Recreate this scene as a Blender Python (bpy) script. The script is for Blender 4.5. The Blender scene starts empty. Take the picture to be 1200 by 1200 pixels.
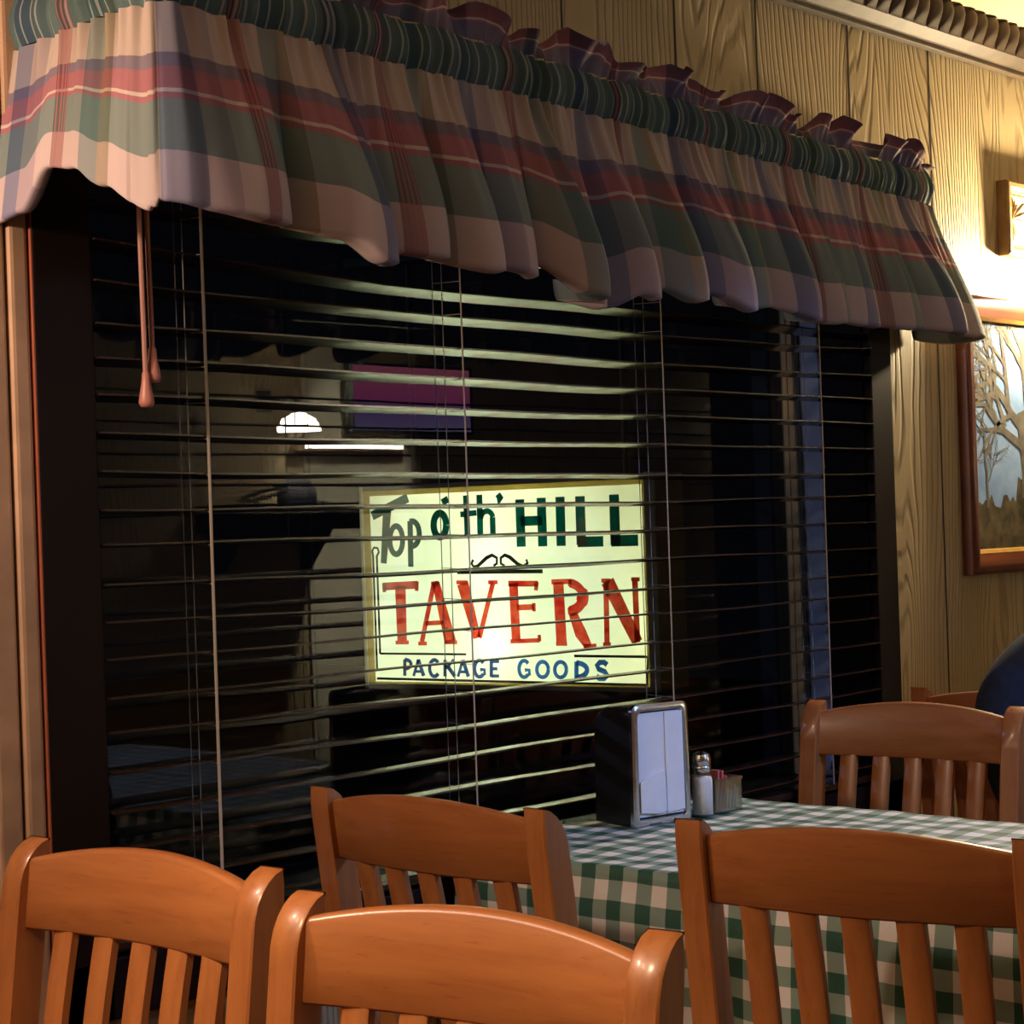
import bpy, bmesh, math, random
from mathutils import Vector, Matrix, noise
random.seed(7)
SC = bpy.context.scene
COL = SC.collection
PI = math.pi
# world: X runs along the window wall, -Y points from that wall into the room, Z up. Wall face at y = 0.
HC = 1.26
CAM = Vector((-1.42, -2.063, HC))

# ------------------------------------------------------------------ helpers
def V(*a): return Vector(a)

def mesh_obj(name, bm, mats, parent=None, smooth=False):
    me = bpy.data.meshes.new(name)
    bm.normal_update()
    bm.to_mesh(me); bm.free()
    if not isinstance(mats, (list, tuple)): mats = [mats]
    for m in mats: me.materials.append(m)
    if smooth:
        for p in me.polygons: p.use_smooth = True
    o = bpy.data.objects.new(name, me)
    COL.objects.link(o)
    if parent: o.parent = parent
    return o

def smooth_angle(o, deg=35):
    me = o.data
    for p in me.polygons: p.use_smooth = True
    bm = bmesh.new(); bm.from_mesh(me)
    for e in bm.edges:
        if len(e.link_faces) == 2 and e.calc_face_angle(0) > math.radians(deg): e.smooth = False
    bm.to_mesh(me); bm.free()
    return o

def box(bm, x0, x1, y0, y1, z0, z1, bev=0, seg=2, mi=0):
    r = bmesh.ops.create_cube(bm, size=1)
    vs = r['verts']
    for v in vs:
        v.co = Vector(((x0+x1)/2 + v.co.x*(x1-x0), (y0+y1)/2 + v.co.y*(y1-y0), (z0+z1)/2 + v.co.z*(z1-z0)))
    fs = set(f for v in vs for f in v.link_faces)
    for f in fs: f.material_index = mi
    if bev:
        es = list(set(e for v in vs for e in v.link_edges))
        bmesh.ops.bevel(bm, geom=es, offset=bev, segments=seg, affect='EDGES', profile=.6, clamp_overlap=True)

def tube(bm, pts, rad, seg=8, cap=True, mi=0):
    pts = [Vector(p) for p in pts]
    n = len(pts); rings = []
    up = Vector((0, 0, 1)) if abs((pts[1]-pts[0]).normalized().z) < .9 else Vector((1, 0, 0))
    for i, p in enumerate(pts):
        t = (pts[min(i+1, n-1)] - pts[max(i-1, 0)]).normalized()
        a = up.cross(t).normalized(); b = t.cross(a)
        up = b
        r = rad[i] if isinstance(rad, (list, tuple)) else rad
        rings.append([bm.verts.new(p + a*math.cos(2*PI*k/seg)*r + b*math.sin(2*PI*k/seg)*r) for k in range(seg)])
    for i in range(n-1):
        for k in range(seg):
            f = bm.faces.new((rings[i][k], rings[i][(k+1) % seg], rings[i+1][(k+1) % seg], rings[i+1][k]))
            f.material_index = mi
    if cap:
        bm.faces.new(rings[0][::-1]).material_index = mi
        bm.faces.new(rings[-1]).material_index = mi

def lathe(bm, prof, seg=32, c=(0, 0, 0), mi=0):
    rings = []
    for r, z in prof:
        rings.append([bm.verts.new((c[0]+r*math.cos(2*PI*k/seg), c[1]+r*math.sin(2*PI*k/seg), c[2]+z)) for k in range(seg)])
    for i in range(len(rings)-1):
        for k in range(seg):
            bm.faces.new((rings[i][k], rings[i][(k+1) % seg], rings[i+1][(k+1) % seg], rings[i+1][k])).material_index = mi
    if prof[0][0] > 1e-5: bm.faces.new(rings[0][::-1]).material_index = mi
    if prof[-1][0] > 1e-5: bm.faces.new(rings[-1]).material_index = mi

def loft(bm, secs, closed=True, cap=True):
    """secs: list of lists of points, same length"""
    rr = [[bm.verts.new(p) for p in s] for s in secs]
    m = len(rr[0])
    for i in range(len(rr)-1):
        for k in range(m if closed else m-1):
            bm.faces.new((rr[i][k], rr[i][(k+1) % m], rr[i+1][(k+1) % m], rr[i+1][k]))
    if cap and closed:
        bm.faces.new(rr[0][::-1]); bm.faces.new(rr[-1])

def ngon_prism(bm, poly, f0, f1):
    """extrude a 2D polygon between two maps f(p)->Vector"""
    a = [bm.verts.new(f0(p)) for p in poly]; b = [bm.verts.new(f1(p)) for p in poly]
    n = len(poly)
    bm.faces.new(a[::-1]); bm.faces.new(b)
    for i in range(n): bm.faces.new((a[i], a[(i+1) % n], b[(i+1) % n], b[i]))

def tag(o, label, cat, group=None, kind=None):
    if label: o['label'] = label
    if cat: o['category'] = cat
    if group: o['group'] = group
    if kind: o['kind'] = kind
    return o

def thing(name, label, cat, loc=(0, 0, 0), rz=0, group=None):
    o = bpy.data.objects.new(name, None)
    o.empty_display_size = .05
    COL.objects.link(o)
    o.location = loc; o.rotation_euler = (0, 0, rz)
    return tag(o, label, cat, group)

def struct(name, bm, mats, parent=None, smooth=False):
    o = mesh_obj(name, bm, mats, parent, smooth)
    if parent is None: o['kind'] = 'structure'
    return o

def copy_tree(o, parent=None):
    c = o.copy(); COL.objects.link(c)
    if parent: c.parent = parent
    for ch in [x for x in list(bpy.data.objects) if x.parent == o]:
        copy_tree(ch, c)
    return c

# ------------------------------------------------------------------ materials
class NT:
    def __init__(s, name):
        s.m = bpy.data.materials.new(name); s.m.use_nodes = True
        s.t = s.m.node_tree; s.n = s.t.nodes; s.l = s.t.links
        s.b = s.n['Principled BSDF']; s.o = s.n['Material Output']
    def add(s, typ, **k):
        nd = s.n.new(typ)
        for a, v in k.items():
            if a.startswith('i_'):
                key = a[2:]
                key = int(key) if key.isdigit() else key.replace('_', ' ')
                nd.inputs[key].default_value = v
            else: setattr(nd, a, v)
        return nd
    def link(s, a, b): s.l.new(a, b)
    def coords(s, scale=(1, 1, 1), kind='Object', loc=(0, 0, 0)):
        tc = s.add('ShaderNodeTexCoord'); mp = s.add('ShaderNodeMapping')
        mp.inputs['Scale'].default_value = scale; mp.inputs['Location'].default_value = loc
        s.link(tc.outputs[kind], mp.inputs[0]); return mp.outputs[0]
    def noise(s, vec, scale, detail=3, rough=.5, dist=0):
        nd = s.add('ShaderNodeTexNoise'); nd.inputs['Scale'].default_value = scale
        nd.inputs['Detail'].default_value = detail; nd.inputs['Roughness'].default_value = rough
        nd.inputs['Distortion'].default_value = dist
        if vec: s.link(vec, nd.inputs['Vector'])
        return nd.outputs['Fac']
    def ramp(s, fac, stops, mode='LINEAR'):
        r = s.add('ShaderNodeValToRGB'); r.color_ramp.interpolation = mode
        e = r.color_ramp.elements
        while len(e) < len(stops): e.new(.5)
        for i, (p, c) in enumerate(stops):
            e[i].position = p; e[i].color = (*c, 1) if len(c) == 3 else c
        s.link(fac, r.inputs[0]); return r.outputs[0]
    def math(s, op, a, b=None, c=None):
        nd = s.add('ShaderNodeMath', operation=op)
        for i, x in enumerate((a, b, c)):
            if x is None: continue
            if isinstance(x, (int, float)): nd.inputs[i].default_value = x
            else: s.link(x, nd.inputs[i])
        return nd.outputs[0]
    def mix(s, fac, a, b, mode='MIX'):
        nd = s.add('ShaderNodeMix', data_type='RGBA', blend_type=mode)
        for i, x in ((0, fac), (6, a), (7, b)):
            if isinstance(x, (int, float)): nd.inputs[i].default_value = x
            elif isinstance(x, tuple): nd.inputs[i].default_value = (*x, 1) if len(x) == 3 else x
            else: s.link(x, nd.inputs[i])
        return nd.outputs[2]
    def bump(s, h, strength=.3, dist=.002):
        b = s.add('ShaderNodeBump'); b.inputs['Strength'].default_value = strength
        b.inputs['Distance'].default_value = dist
        s.link(h, b.inputs['Height']); s.link(b.outputs[0], s.b.inputs['Normal'])
    def base(s, c):
        if isinstance(c, tuple): s.b.inputs['Base Color'].default_value = (*c, 1)
        else: s.link(c, s.b.inputs['Base Color'])
        return s
    def rough(s, r, metal=0, spec=None, coat=0):
        s.b.inputs['Roughness'].default_value = r; s.b.inputs['Metallic'].default_value = metal
        if spec is not None: s.b.inputs['Specular IOR Level'].default_value = spec
        if coat: s.b.inputs['Coat Weight'].default_value = coat; s.b.inputs['Coat Roughness'].default_value = .15
        return s

def simple(name, col, rough=.5, metal=0, var=.12, scale=20, spec=None, coat=0, bump=0):
    m = NT(name)
    v = m.coords()
    n = m.noise(v, scale)
    m.base(m.ramp(n, [(.3, tuple(c*(1-var) for c in col)), (.7, tuple(min(1, c*(1+var)) for c in col))]))
    m.rough(rough, metal, spec, coat)
    if bump: m.bump(n, bump, .002)
    return m.m

def chair_wood():
    m = NT('chair_wood')
    oi = m.add('ShaderNodeTexCoord')
    at = m.add('ShaderNodeAttribute', attribute_name='grain')     # grain coordinates run along each member
    mp = m.add('ShaderNodeMapping'); mp.inputs['Scale'].default_value = (3, 60, 60)
    m.link(at.outputs['Vector'], mp.inputs[0])
    n = m.noise(mp.outputs[0], 1.0, 5, .6, .4)
    n2 = m.noise(oi.outputs['Object'], 5, 3)
    c = m.ramp(n, [(.25, (.23, .076, .024)), (.5, (.37, .142, .046)), (.75, (.45, .185, .062))])
    c2 = m.mix(n2, c, (.29, .098, .028))
    fine = m.noise(mp.outputs[0], 4.0, 3, .6)
    c3 = m.mix(m.math('MULTIPLY', m.math('GREATER_THAN', fine, .66), .25), c2, (.10, .03, .01))
    m.base(c3); m.rough(.36, 0, .45, .25)
    m.bump(n, .12, .001)
    return m.m

def panel_wood(name, tint=(1, 1, 1), groove=(1.533, 1.85, 2.165)):
    """embossed wood-grain panelling: cathedral figure from a distorted field, sampled on world x, z"""
    m = NT(name)
    tc = m.add('ShaderNodeTexCoord')
    sx = m.add('ShaderNodeSeparateXYZ'); m.link(tc.outputs['Object'], sx.inputs[0])
    mp = m.add('ShaderNodeMapping'); mp.inputs['Scale'].default_value = (1, 1, .17)
    m.link(tc.outputs['Object'], mp.inputs[0])
    big = m.noise(mp.outputs[0], 3.6, 1.2, .4, .5)
    med = m.noise(mp.outputs[0], 14, 2, .5, .3)
    fld = m.math('ADD', m.math('MULTIPLY', big, 26), m.math('MULTIPLY', med, 2.4))
    fld = m.math('ADD', fld, m.math('MULTIPLY', sx.outputs[0], 42))
    w = m.math('ABSOLUTE', m.math('SUBTRACT', m.math('FRACT', fld), .5))      # 0 at line centre
    mp2 = m.add('ShaderNodeMapping'); mp2.inputs['Scale'].default_value = (1, 1, .06)
    m.link(tc.outputs['Object'], mp2.inputs[0])
    fib = m.noise(mp2.outputs[0], 170, 3, .6)
    patch = m.noise(tc.outputs['Object'], 2.4, 2)
    line = m.ramp(w, [(.03, (1, 1, 1)), (.24, (0, 0, 0))])
    base = m.ramp(patch, [(.3, tuple(a*b for a, b in zip((.34, .265, .150), tint))), (.7, tuple(a*b for a, b in zip((.42, .335, .20), tint)))])
    c = m.mix(m.math('MULTIPLY', line, .55), base, tuple(a*b for a, b in zip((.12, .085, .045), tint)))
    c = m.mix(m.math('MULTIPLY', fib, .35), c, tuple(a*b for a, b in zip((.24, .165, .07), tint)))
    m.base(c); m.rough(.5, 0, .35)
    h = m.math('SUBTRACT', m.math('MULTIPLY', fib, .25), line)
    m.bump(h, .55, .003)
    return m.m

M_CHAIR = chair_wood()
M_PANEL = panel_wood('panel_wood')
M_CASING = simple('dark_casing', (.011, .0055, .005), .5, var=.2, scale=8, spec=.12)
M_TRIMWOOD = simple('trim_wood', (.42, .27, .17), .5, var=.18, scale=14)
M_MOLD = simple('carved_beam', (.055, .034, .018), .6, var=.3, scale=22, bump=.3)
M_CEIL = simple('ceiling_paint', (.60, .48, .28), .7, var=.05, scale=4)
M_SLAT = simple('slat_enamel', (.028, .013, .009), .22, var=.15, scale=10, spec=.5, coat=.25)
M_CORD = simple('blind_cord', (.38, .33, .26), .7, var=.05)
M_PULL = simple('pull_cord', (.45, .22, .17), .7, var=.05)
M_TASSEL = simple('tassel_wood', (.50, .20, .15), .4, var=.08)
M_STOP = simple('sash_stop_wood', (.95, .72, .36), .5, var=.05, scale=18)
M_BLUEFR = simple('painted_frame', (.55, .68, 1.0), .5, var=.03, scale=30)
M_GREYFR = simple('grey_gasket', (.10, .10, .09), .6)
M_BLACK = simple('black_enamel', (.006, .006, .007), .35, var=.1)
M_CHROME = simple('chrome', (.62, .64, .68), .2, 1, var=.1, scale=60)
M_NAPKIN = simple('paper_napkin', (.78, .80, .84), .85, var=.03, scale=30, bump=.15)
M_SALT = simple('salt', (.85, .86, .88), .8, var=.03, scale=200, bump=.2)
M_FRAME = simple('cherry_frame', (.12, .032, .014), .35, var=.25, scale=12, spec=.5)
M_GILT = simple('gilt_lip', (.42, .24, .06), .4, var=.15, scale=40)
M_PLQ = simple('plaque_frame', (.20, .12, .045), .45, var=.25, scale=20)
M_PLQ2 = simple('plaque_panel', (.55, .45, .25), .5, var=.1, scale=30)
M_DARK = simple('dark_void_paint', (.012, .010, .009), .7)
M_ASPHALT = simple('asphalt', (.02, .02, .02), .9, var=.3, scale=40, bump=.5)
M_FLOOR = simple('floor_tile', (.07, .045, .03), .4, var=.2, scale=6)
M_IRON = simple('iron_bracket', (.03, .03, .03), .5)
M_NAVY = simple('navy_cloth', (.006, .016, .045), .9, var=.35, scale=60, bump=.3)
M_JEAN = simple('denim', (.03, .04, .08), .9, var=.2, scale=80)
M_SKIN = simple('skin', (.50, .28, .20), .55, var=.05)
M_HAIR = simple('hair', (.03, .02, .015), .6, var=.2, scale=90, bump=.5)
M_SHOE = simple('shoe_leather', (.02, .015, .012), .4)
M_PINK = simple('pink_packet', (.62, .16, .18), .7, var=.05)
M_WHITEP = simple('white_packet', (.80, .76, .66), .7, var=.05)

def glass(name, rmin=.05, rgh=0.0, tint=(1, 1, 1)):
    m = NT(name); m.n.remove(m.b)
    lw = m.add('ShaderNodeLayerWeight'); lw.inputs[0].default_value = .5
    f = m.math('ADD', m.math('MULTIPLY', m.math('POWER', lw.outputs['Facing'], 5), .95), rmin)
    tr = m.add('ShaderNodeBsdfTransparent'); tr.inputs[0].default_value = (*tint, 1)
    gl = m.add('ShaderNodeBsdfGlossy'); gl.inputs['Roughness'].default_value = rgh
    mx = m.add('ShaderNodeMixShader')
    m.link(f, mx.inputs[0]); m.link(tr.outputs[0], mx.inputs[1]); m.link(gl.outputs[0], mx.inputs[2])
    m.link(mx.outputs[0], m.o.inputs[0]); return m.m
M_PANE = glass('window_glass', .05)
M_CADDY = glass('caddy_plastic', .20, .2, (.80, .82, .78))
M_GLASS = glass('clear_glass', .06, .12, (.95, .96, .94))

def emit(name, col, strength, ramp=None):
    m = NT(name); m.n.remove(m.b)
    e = m.add('ShaderNodeEmission'); e.inputs[0].default_value = (*col, 1); e.inputs[1].default_value = strength
    if ramp:
        sx = m.add('ShaderNodeSeparateXYZ'); tc = m.add('ShaderNodeTexCoord'); m.link(tc.outputs['Generated'], sx.inputs[0])
        r = m.ramp(sx.outputs[2], ramp)
        n = m.noise(m.coords((3, 3, 3), 'Generated'), 1.2, 2)
        m.link(m.mix(m.math('MULTIPLY', n, .45), r, (.25, .03, .10)), e.inputs[0])
    m.link(e.outputs[0], m.o.inputs[0]); return m.m

def translucent(name, col, refl=.35, col2=None, scale=6):
    m = NT(name); m.n.remove(m.b)
    n = m.noise(m.coords(), scale, 4, .6)
    c = m.ramp(n, [(.35, col), (.7, col2 or col)])
    t = m.add('ShaderNodeBsdfTranslucent'); d = m.add('ShaderNodeBsdfDiffuse')
    m.link(c, t.inputs[0]); m.link(c, d.inputs[0])
    mx = m.add('ShaderNodeMixShader'); mx.inputs[0].default_value = refl
    m.link(t.outputs[0], mx.inputs[1]); m.link(d.outputs[0], mx.inputs[2]); m.link(mx.outputs[0], m.o.inputs[0]); return m.m

# ------------------------------------------------------------------ camera
cd = bpy.data.cameras.new('camera'); cam = bpy.data.objects.new('camera', cd); COL.objects.link(cam)
cd.sensor_width = 36; cd.sensor_fit = 'HORIZONTAL'; cd.lens = 2200/1200*36
cd.shift_x = 0; cd.shift_y = .015; cd.clip_start = .05; cd.clip_end = 100
yaw = math.atan2(2040, 2200)
fwd = Vector((math.cos(yaw), math.sin(PI/2 - math.atan2(2200, 2040)) if False else math.sin(yaw), 0))
fwd = Vector((.733268, .67994, 0))
q = fwd.to_track_quat('-Z', 'Y')
cam.rotation_mode = 'QUATERNION'
cam.rotation_quaternion = q @ Matrix.Rotation(-.034, 3, 'Z').to_quaternion()
cam.location = CAM
SC.camera = cam

# ------------------------------------------------------------------ room shell
WX0, WX1, WZ0, WZ1 = 0.0, 1.867, .72, 1.89
RX0, RX1, RY = -2.9, 8.6, -4.25
CZ = 2.335
bm = bmesh.new()
def wallbox(x0, x1, z0, z1): box(bm, x0, x1, 0, .20, z0, z1)
wallbox(RX0, WX0, 0, CZ); wallbox(WX1, RX1, 0, CZ); wallbox(WX0, WX1, 0, WZ0); wallbox(WX0, WX1, WZ1, CZ)
struct('wall_window', bm, M_PANEL)
bm = bmesh.new()                                        # the thin dark shadow-gaps between sheets
for gx in (-.9, -.6, -.3, .35, .66, .97, 1.28, 1.533, 1.852, 2.168, 2.9, 3.2, 3.6, 4.1):
    if WX0-.05 < gx < WX1: box(bm, gx-.002, gx+.002, -.0012, .001, WZ1, CZ)
    else: box(bm, gx-.002, gx+.002, -.0012, .001, 0, CZ)
struct('trim_1', bm, M_DARK)
bm = bmesh.new(); box(bm, RX0, RX1, RY, .2, -.05, 0); struct('floor', bm, M_FLOOR)
bm = bmesh.new(); box(bm, RX0, RX1, RY, .2, CZ, CZ+.05)
struct('ceiling', bm, M_CEIL)
bm = bmesh.new()
for k in range(9):
    box(bm, 1.9+k*.62, 1.905+k*.62, RY, -.09, CZ-.002, CZ+.001)
for k in range(6): box(bm, RX0, RX1, -.62-k*.61, -.625-k*.61, CZ-.002, CZ+.001)
struct('trim_2', bm, M_DARK)
bm = bmesh.new(); box(bm, RX0, RX1, RY-.1, RY, 0, CZ); struct('wall_opposite', bm, panel_wood('panel_wood_far', (1.15, 1.15, 1.2)))
bm = bmesh.new(); box(bm, RX0-.1, RX0, RY, .2, 0, CZ); struct('wall_left', bm, M_PANEL)
bm = bmesh.new(); box(bm, RX1, RX1+.1, RY, .2, 0, CZ); struct('wall_right', bm, M_PANEL)
bm = bmesh.new(); box(bm, RX0, -.15, -.015, 0, .0, .10, .003); box(bm, 2.0, RX1, -.015, 0, 0, .10, .003)
struct('baseboard_window', bm, M_CASING)

# carved beam under the ceiling
bm = bmesh.new()
box(bm, RX0, RX1, -.022, 0, 2.252, 2.272, .003)
loft(bm, [[V(x, 0, 2.262), V(x, -.03, 2.262), V(x, -.060, 2.275), V(x, -.066, CZ), V(x, 0, CZ)] for x in (RX0, RX1)])
struct('trim_3', bm, M_MOLD)
bm = bmesh.new()
x = .3; k = 0
while x < 4.6:                                            # row of rounded carved knobs along the beam
    w = .043 + .006*math.sin(k*2.3)
    secs = []
    for j in range(7):
        t = j/6; zz = 2.272 + (CZ-2.272)*t
        out = (.002, .010, .015, .018, .019, .018, .014)[j]
        s = [V(x+w/2*math.cos(PI*i/8), -.064-out*math.sin(PI*i/8)*1.3, zz+.006*math.sin(PI*i/8)*(1-t)) for i in range(9)]
        secs.append(s)
    loft(bm, secs, closed=True)
    x += w+.005; k += 1
smooth_angle(struct('trim_4', bm, M_MOLD), 40)

# left vertical trim boards beside the casing
bm = bmesh.new()
box(bm, -.118, -.092, -.016, 0, 0, 2.25, .005); box(bm, -.155, -.122, -.010, 0, 0, 2.25, .004); box(bm, -.21, -.165, -.006, 0, 0, 2.25, .003)
struct('trim_5', bm, M_TRIMWOOD)

# window casing, jambs, sill
bm = bmesh.new()
cz = .020
box(bm, -.088, WX0, -cz, .0, WZ0-.08, WZ1+.045, .003)
box(bm, WX1, WX1+.078, -cz, .0, WZ0-.08, WZ1+.045, .003)
box(bm, -.088, WX1+.078, -cz, .0, WZ1, WZ1+.045, .003)
box(bm, -.088, WX1+.078, -cz, .0, WZ0-.08, WZ0, .003)
# jamb linings
box(bm, WX0-.001, WX0+.004, 0, .10, WZ0, WZ1); box(bm, WX1-.004, WX1+.001, 0, .10, WZ0, WZ1)
box(bm, WX0, WX1, 0, .10, WZ1-.004, WZ1+.001); box(bm, WX0, WX1, 0, .2, WZ0-.001, WZ0+.006)
win = struct('window_1', bm, M_CASING)
M_CEDGE_LIT = simple('lit_casing_edge', (.30, .085, .04), .45, var=.15)  # warm light on the casing's left side, put into its colour
bm = bmesh.new(); box(bm, -.0895, -.0875, -cz+.001, 0, WZ0-.08, WZ1+.045); mesh_obj('lit_casing_edge', bm, M_CEDGE_LIT, win)
bm = bmesh.new()
box(bm, WX1-.012, WX1, .100, .145, WZ0, WZ1, .003); box(bm, WX0, WX0+.012, .100, .145, WZ0, WZ1, .003)
box(bm, WX0, WX1, .100, .145, WZ1-.012, WZ1, .003)
mesh_obj('vinyl_frame', bm, M_BLUEFR, win)
bm = bmesh.new()
box(bm, WX1-.017, WX1, .145, .156, WZ0, WZ1); box(bm, WX0, WX0+.017, .145, .156, WZ0, WZ1)
mesh_obj('gasket', bm, M_GREYFR, win)
bm = bmesh.new()
for s0, s1 in ((.156, .168), (.171, .182)):
    box(bm, WX1-.022, WX1, s0, s1, WZ0, WZ1, .001); box(bm, WX0, WX0+.022, s0, s1, WZ0, WZ1, .001)
mesh_obj('sash_stop', bm, M_STOP, win)
bm = bmesh.new()
vs = [bm.verts.new(p) for p in ((WX0, .184, WZ0), (WX1, .184, WZ0), (WX1, .184, WZ1), (WX0, .184, WZ1))]
bm.faces.new(vs); mesh_obj('pane', bm, M_PANE, win)

# exterior
bm = bmesh.new(); box(bm, -12, 14, .2, 16, -.45, -.35); struct('ground', bm, M_ASPHALT)

# ------------------------------------------------------------------ blind
blind = thing('venetian_blind', 'dark brown venetian blind with open slats filling the window behind the plaid valance', 'blind', (0, 0, 0))
bm = bmesh.new(); box(bm, .004, WX1-.006, -.018, .036, WZ1-.052, WZ1-.006, .003); mesh_obj('head_rail', bm, M_SLAT, blind)
zl = [1.751, 1.701, 1.651, 1.600, 1.545, 1.498, 1.449, 1.400, 1.351, 1.301, 1.256, 1.203, 1.155, 1.107, 1.055, 1.010, .959, .908, .860, .812, .765]
zr = [1.749, 1.699, 1.645, 1.596, 1.541, 1.494, 1.446, 1.396, 1.343, 1.299, 1.245, 1.194, 1.142, 1.101, 1.052, 1.002, .950, .908, .856, .806, .760]
for i, (a, b) in enumerate(zip(zl, zr)):
    bm = bmesh.new(); secs = []
    sag = {2: .020, 3: .010, 4: .004}.get(i, .002+.001*math.sin(i*1.7))
    for j in range(41):
        t = j/40; x = .003+(WX1-.006)*t
        sg = sag*(math.sin(PI*min(1, t*1.0))**.7) if i != 2 else .020*min(1, t*3.6)
        wv = .0012*math.sin(9*t+i*1.3)+.0008*math.sin(23*t+i)
        zz = a+(b-a)*t-sg+wv-.0035
        tilt = -.08+.012*math.sin(i*2.1)+.016*math.sin(4*t+i*.8)
        s = []
        for (yy, dz) in ((-.026, 0), (-.012, .0014), (.010, .0014), (.026, 0), (.026, .0026), (.010, .004), (-.012, .004), (-.026, .0026)):
            s.append(V(x, .0+yy, zz+dz+yy*tilt))
        secs.append(s)
    loft(bm, secs)
    smooth_angle(mesh_obj('slat', bm, M_SLAT, blind), 50)
bm = bmesh.new(); box(bm, .004, WX1-.006, -.024, .026, .727, .742, .004); mesh_obj('bottom_rail', bm, M_SLAT, blind)
for gx in (.171, .672, 1.173, 1.667):
    bm = bmesh.new()
    tube(bm, [V(gx, -.030, WZ1-.03), V(gx+.0015, -.030, 1.4), V(gx, -.030, .74)], .0013 if gx > .3 else .0022, 6)
    for zz in zl[:]:
        tube(bm, [V(gx, -.030, zz-.006), V(gx+.001, .030, zz-.003)], .0006, 4)
    mesh_obj('ladder_cord', bm, M_CORD, blind)
    bm = bmesh.new(); tube(bm, [V(gx, .030, WZ1-.03), V(gx, .030, .74)], .0008, 5); mesh_obj('ladder_cord', bm, M_CORD, blind)
    bm = bmesh.new(); tube(bm, [V(gx-.006, .004, WZ1-.03), V(gx-.006, .004, .74)], .0008, 5); mesh_obj('lift_cord', bm, M_CORD, blind)
for px, pz, ly in ((.077, 1.495, -.040), (.062, 1.462, -.044)):
    bm = bmesh.new()
    tube(bm, [V(.073 if px > .07 else .063, ly, 1.90), V(px-.002, ly, 1.7), V(px, ly, pz+.01)], .0035, 8)
    o = mesh_obj('pull_cord', bm, M_PULL, blind)
    bm = bmesh.new(); lathe(bm, [(.002, .02), (.005, .016), (.006, .004), (.009, -.012), (.0105, -.022), (.008, -.028), (0, -.029)], 16, (px, ly, pz)); 
    mesh_obj('tassel', bm, M_TASSEL, o, True)

# ------------------------------------------------------------------ valance
def plaid():
    m = NT('plaid_cotton')
    uv = m.add('ShaderNodeUVMap', uv_map='UVMap')
    sx = m.add('ShaderNodeSeparateXYZ'); m.link(uv.outputs[0], sx.inputs[0])
    u, v = sx.outputs[0], sx.outputs[1]
    tan, mauve, rose, cream, sage, pale = (.40, .33, .29), (.17, .14, .185), (.30, .125, .145), (.46, .39, .35), (.16, .20, .195), (.44, .36, .36)
    # v: 0 .. .25 header ruffle, .25 .. .5 rod pocket, .5 .. 1 skirt (skirt v = .5 + .5*s)
    teal = (.07, .115, .115)
    def sk(x): return .5+.5*x/1.3
    hcol = m.ramp(v, [(0, (.19, .09, .11)), (.06, (.24, .09, .10)), (.10, cream), (.115, rose), (.13, mauve), (.25, teal), (.5, tan), (sk(.25), mauve), (sk(.32), rose), (sk(.43), cream), (sk(.45), rose), (sk(.485), sage), (sk(.75), pale), (sk(1.12), sage)], 'CONSTANT')
    f = m.math('FRACT', m.math('MULTIPLY', u, 1/.62))
    W = (1, 1, 1)
    vcol = m.ramp(f, [(0, W), (.10, (.42, .50, .74)), (.21, (.75, .74, .84)), (.34, W), (.46, (.60, .46, .46)), (.54, (.9, .88, .86)), (.66, (.45, .60, .62)), (.78, (.62, .62, .50)), (.86, W)], 'CONSTANT')
    c = m.mix(1.0, hcol, vcol, 'MULTIPLY')
    # four fine rose pin stripes inside the brown band
    inb = m.math('MULTIPLY', m.math('GREATER_THAN', f, .46), m.math('LESS_THAN', f, .54))
    st = m.math('GREATER_THAN', m.math('FRACT', m.math('MULTIPLY', f, 50)), .55)
    c = m.mix(m.math('MULTIPLY', m.math('MULTIPLY', inb, st), .45), c, (.40, .15, .16))
    # fine pale stripes of the gathered pocket
    inp = m.math('MULTIPLY', m.math('GREATER_THAN', v, .25), m.math('LESS_THAN', v, .5))
    st2 = m.math('GREATER_THAN', m.math('FRACT', m.math('MULTIPLY', u, 1/.047)), .86)
    c = m.mix(m.math('MULTIPLY', m.math('MULTIPLY', inp, st2), .45), c, (.40, .42, .38))
    wv = m.noise(m.coords((1, 1, 1), 'UV'), 420, 2)
    m.base(m.mix(m.math('MULTIPLY', wv, .12), c, (.10, .09, .09)))
    m.rough(.9, 0, .15)
    m.bump(wv, .15, .001)
    return m.m
M_PLAID = plaid()
val = thing('window_valance', 'gathered plaid balloon valance in mauve, teal and cream hanging over the window blind', 'valance', (0, 0, 0))
# plan path of the rod: wall -> left corner -> along the front -> right end -> wall
PATH = [V(-.094, -.005, 0), V(-.098, -.12, 0), V(-.100, -.27, 0), V(-.096, -.298, 0), V(-.078, -.306, 0), V(.22, -.27, 0), V(.6, -.243, 0), V(.98, -.205, 0), V(1.5, -.158, 0), V(1.90, -.122, 0), V(1.945, -.112, 0), V(1.958, -.09, 0), V(1.965, -.005, 0)]
seglen = [0]
for p0, p1 in zip(PATH, PATH[1:]): seglen.append(seglen[-1]+(p1-p0).length)
LT = seglen[-1]
def path(s):
    s = max(0, min(LT-1e-6, s))
    for i in range(len(PATH)-1):
        if s <= seglen[i+1]:
            t = (s-seglen[i])/(seglen[i+1]-seglen[i]); return PATH[i].lerp(PATH[i+1], t)
    return PATH[-1].copy()
def pnorm(s, e=.012):
    t = (path(s+e)-path(s-e)).normalized()
    return V(t.y, -t.x, 0)           # outward (towards the room)
CORNER = seglen[3]
def s_of_x(x):
    best = None
    for i in range(2000):
        s = CORNER+(LT-CORNER)*i/1999
        if path(s).x >= x: return s
    return LT
POCK_T, POCK_B = 1.944, 1.880
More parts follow.
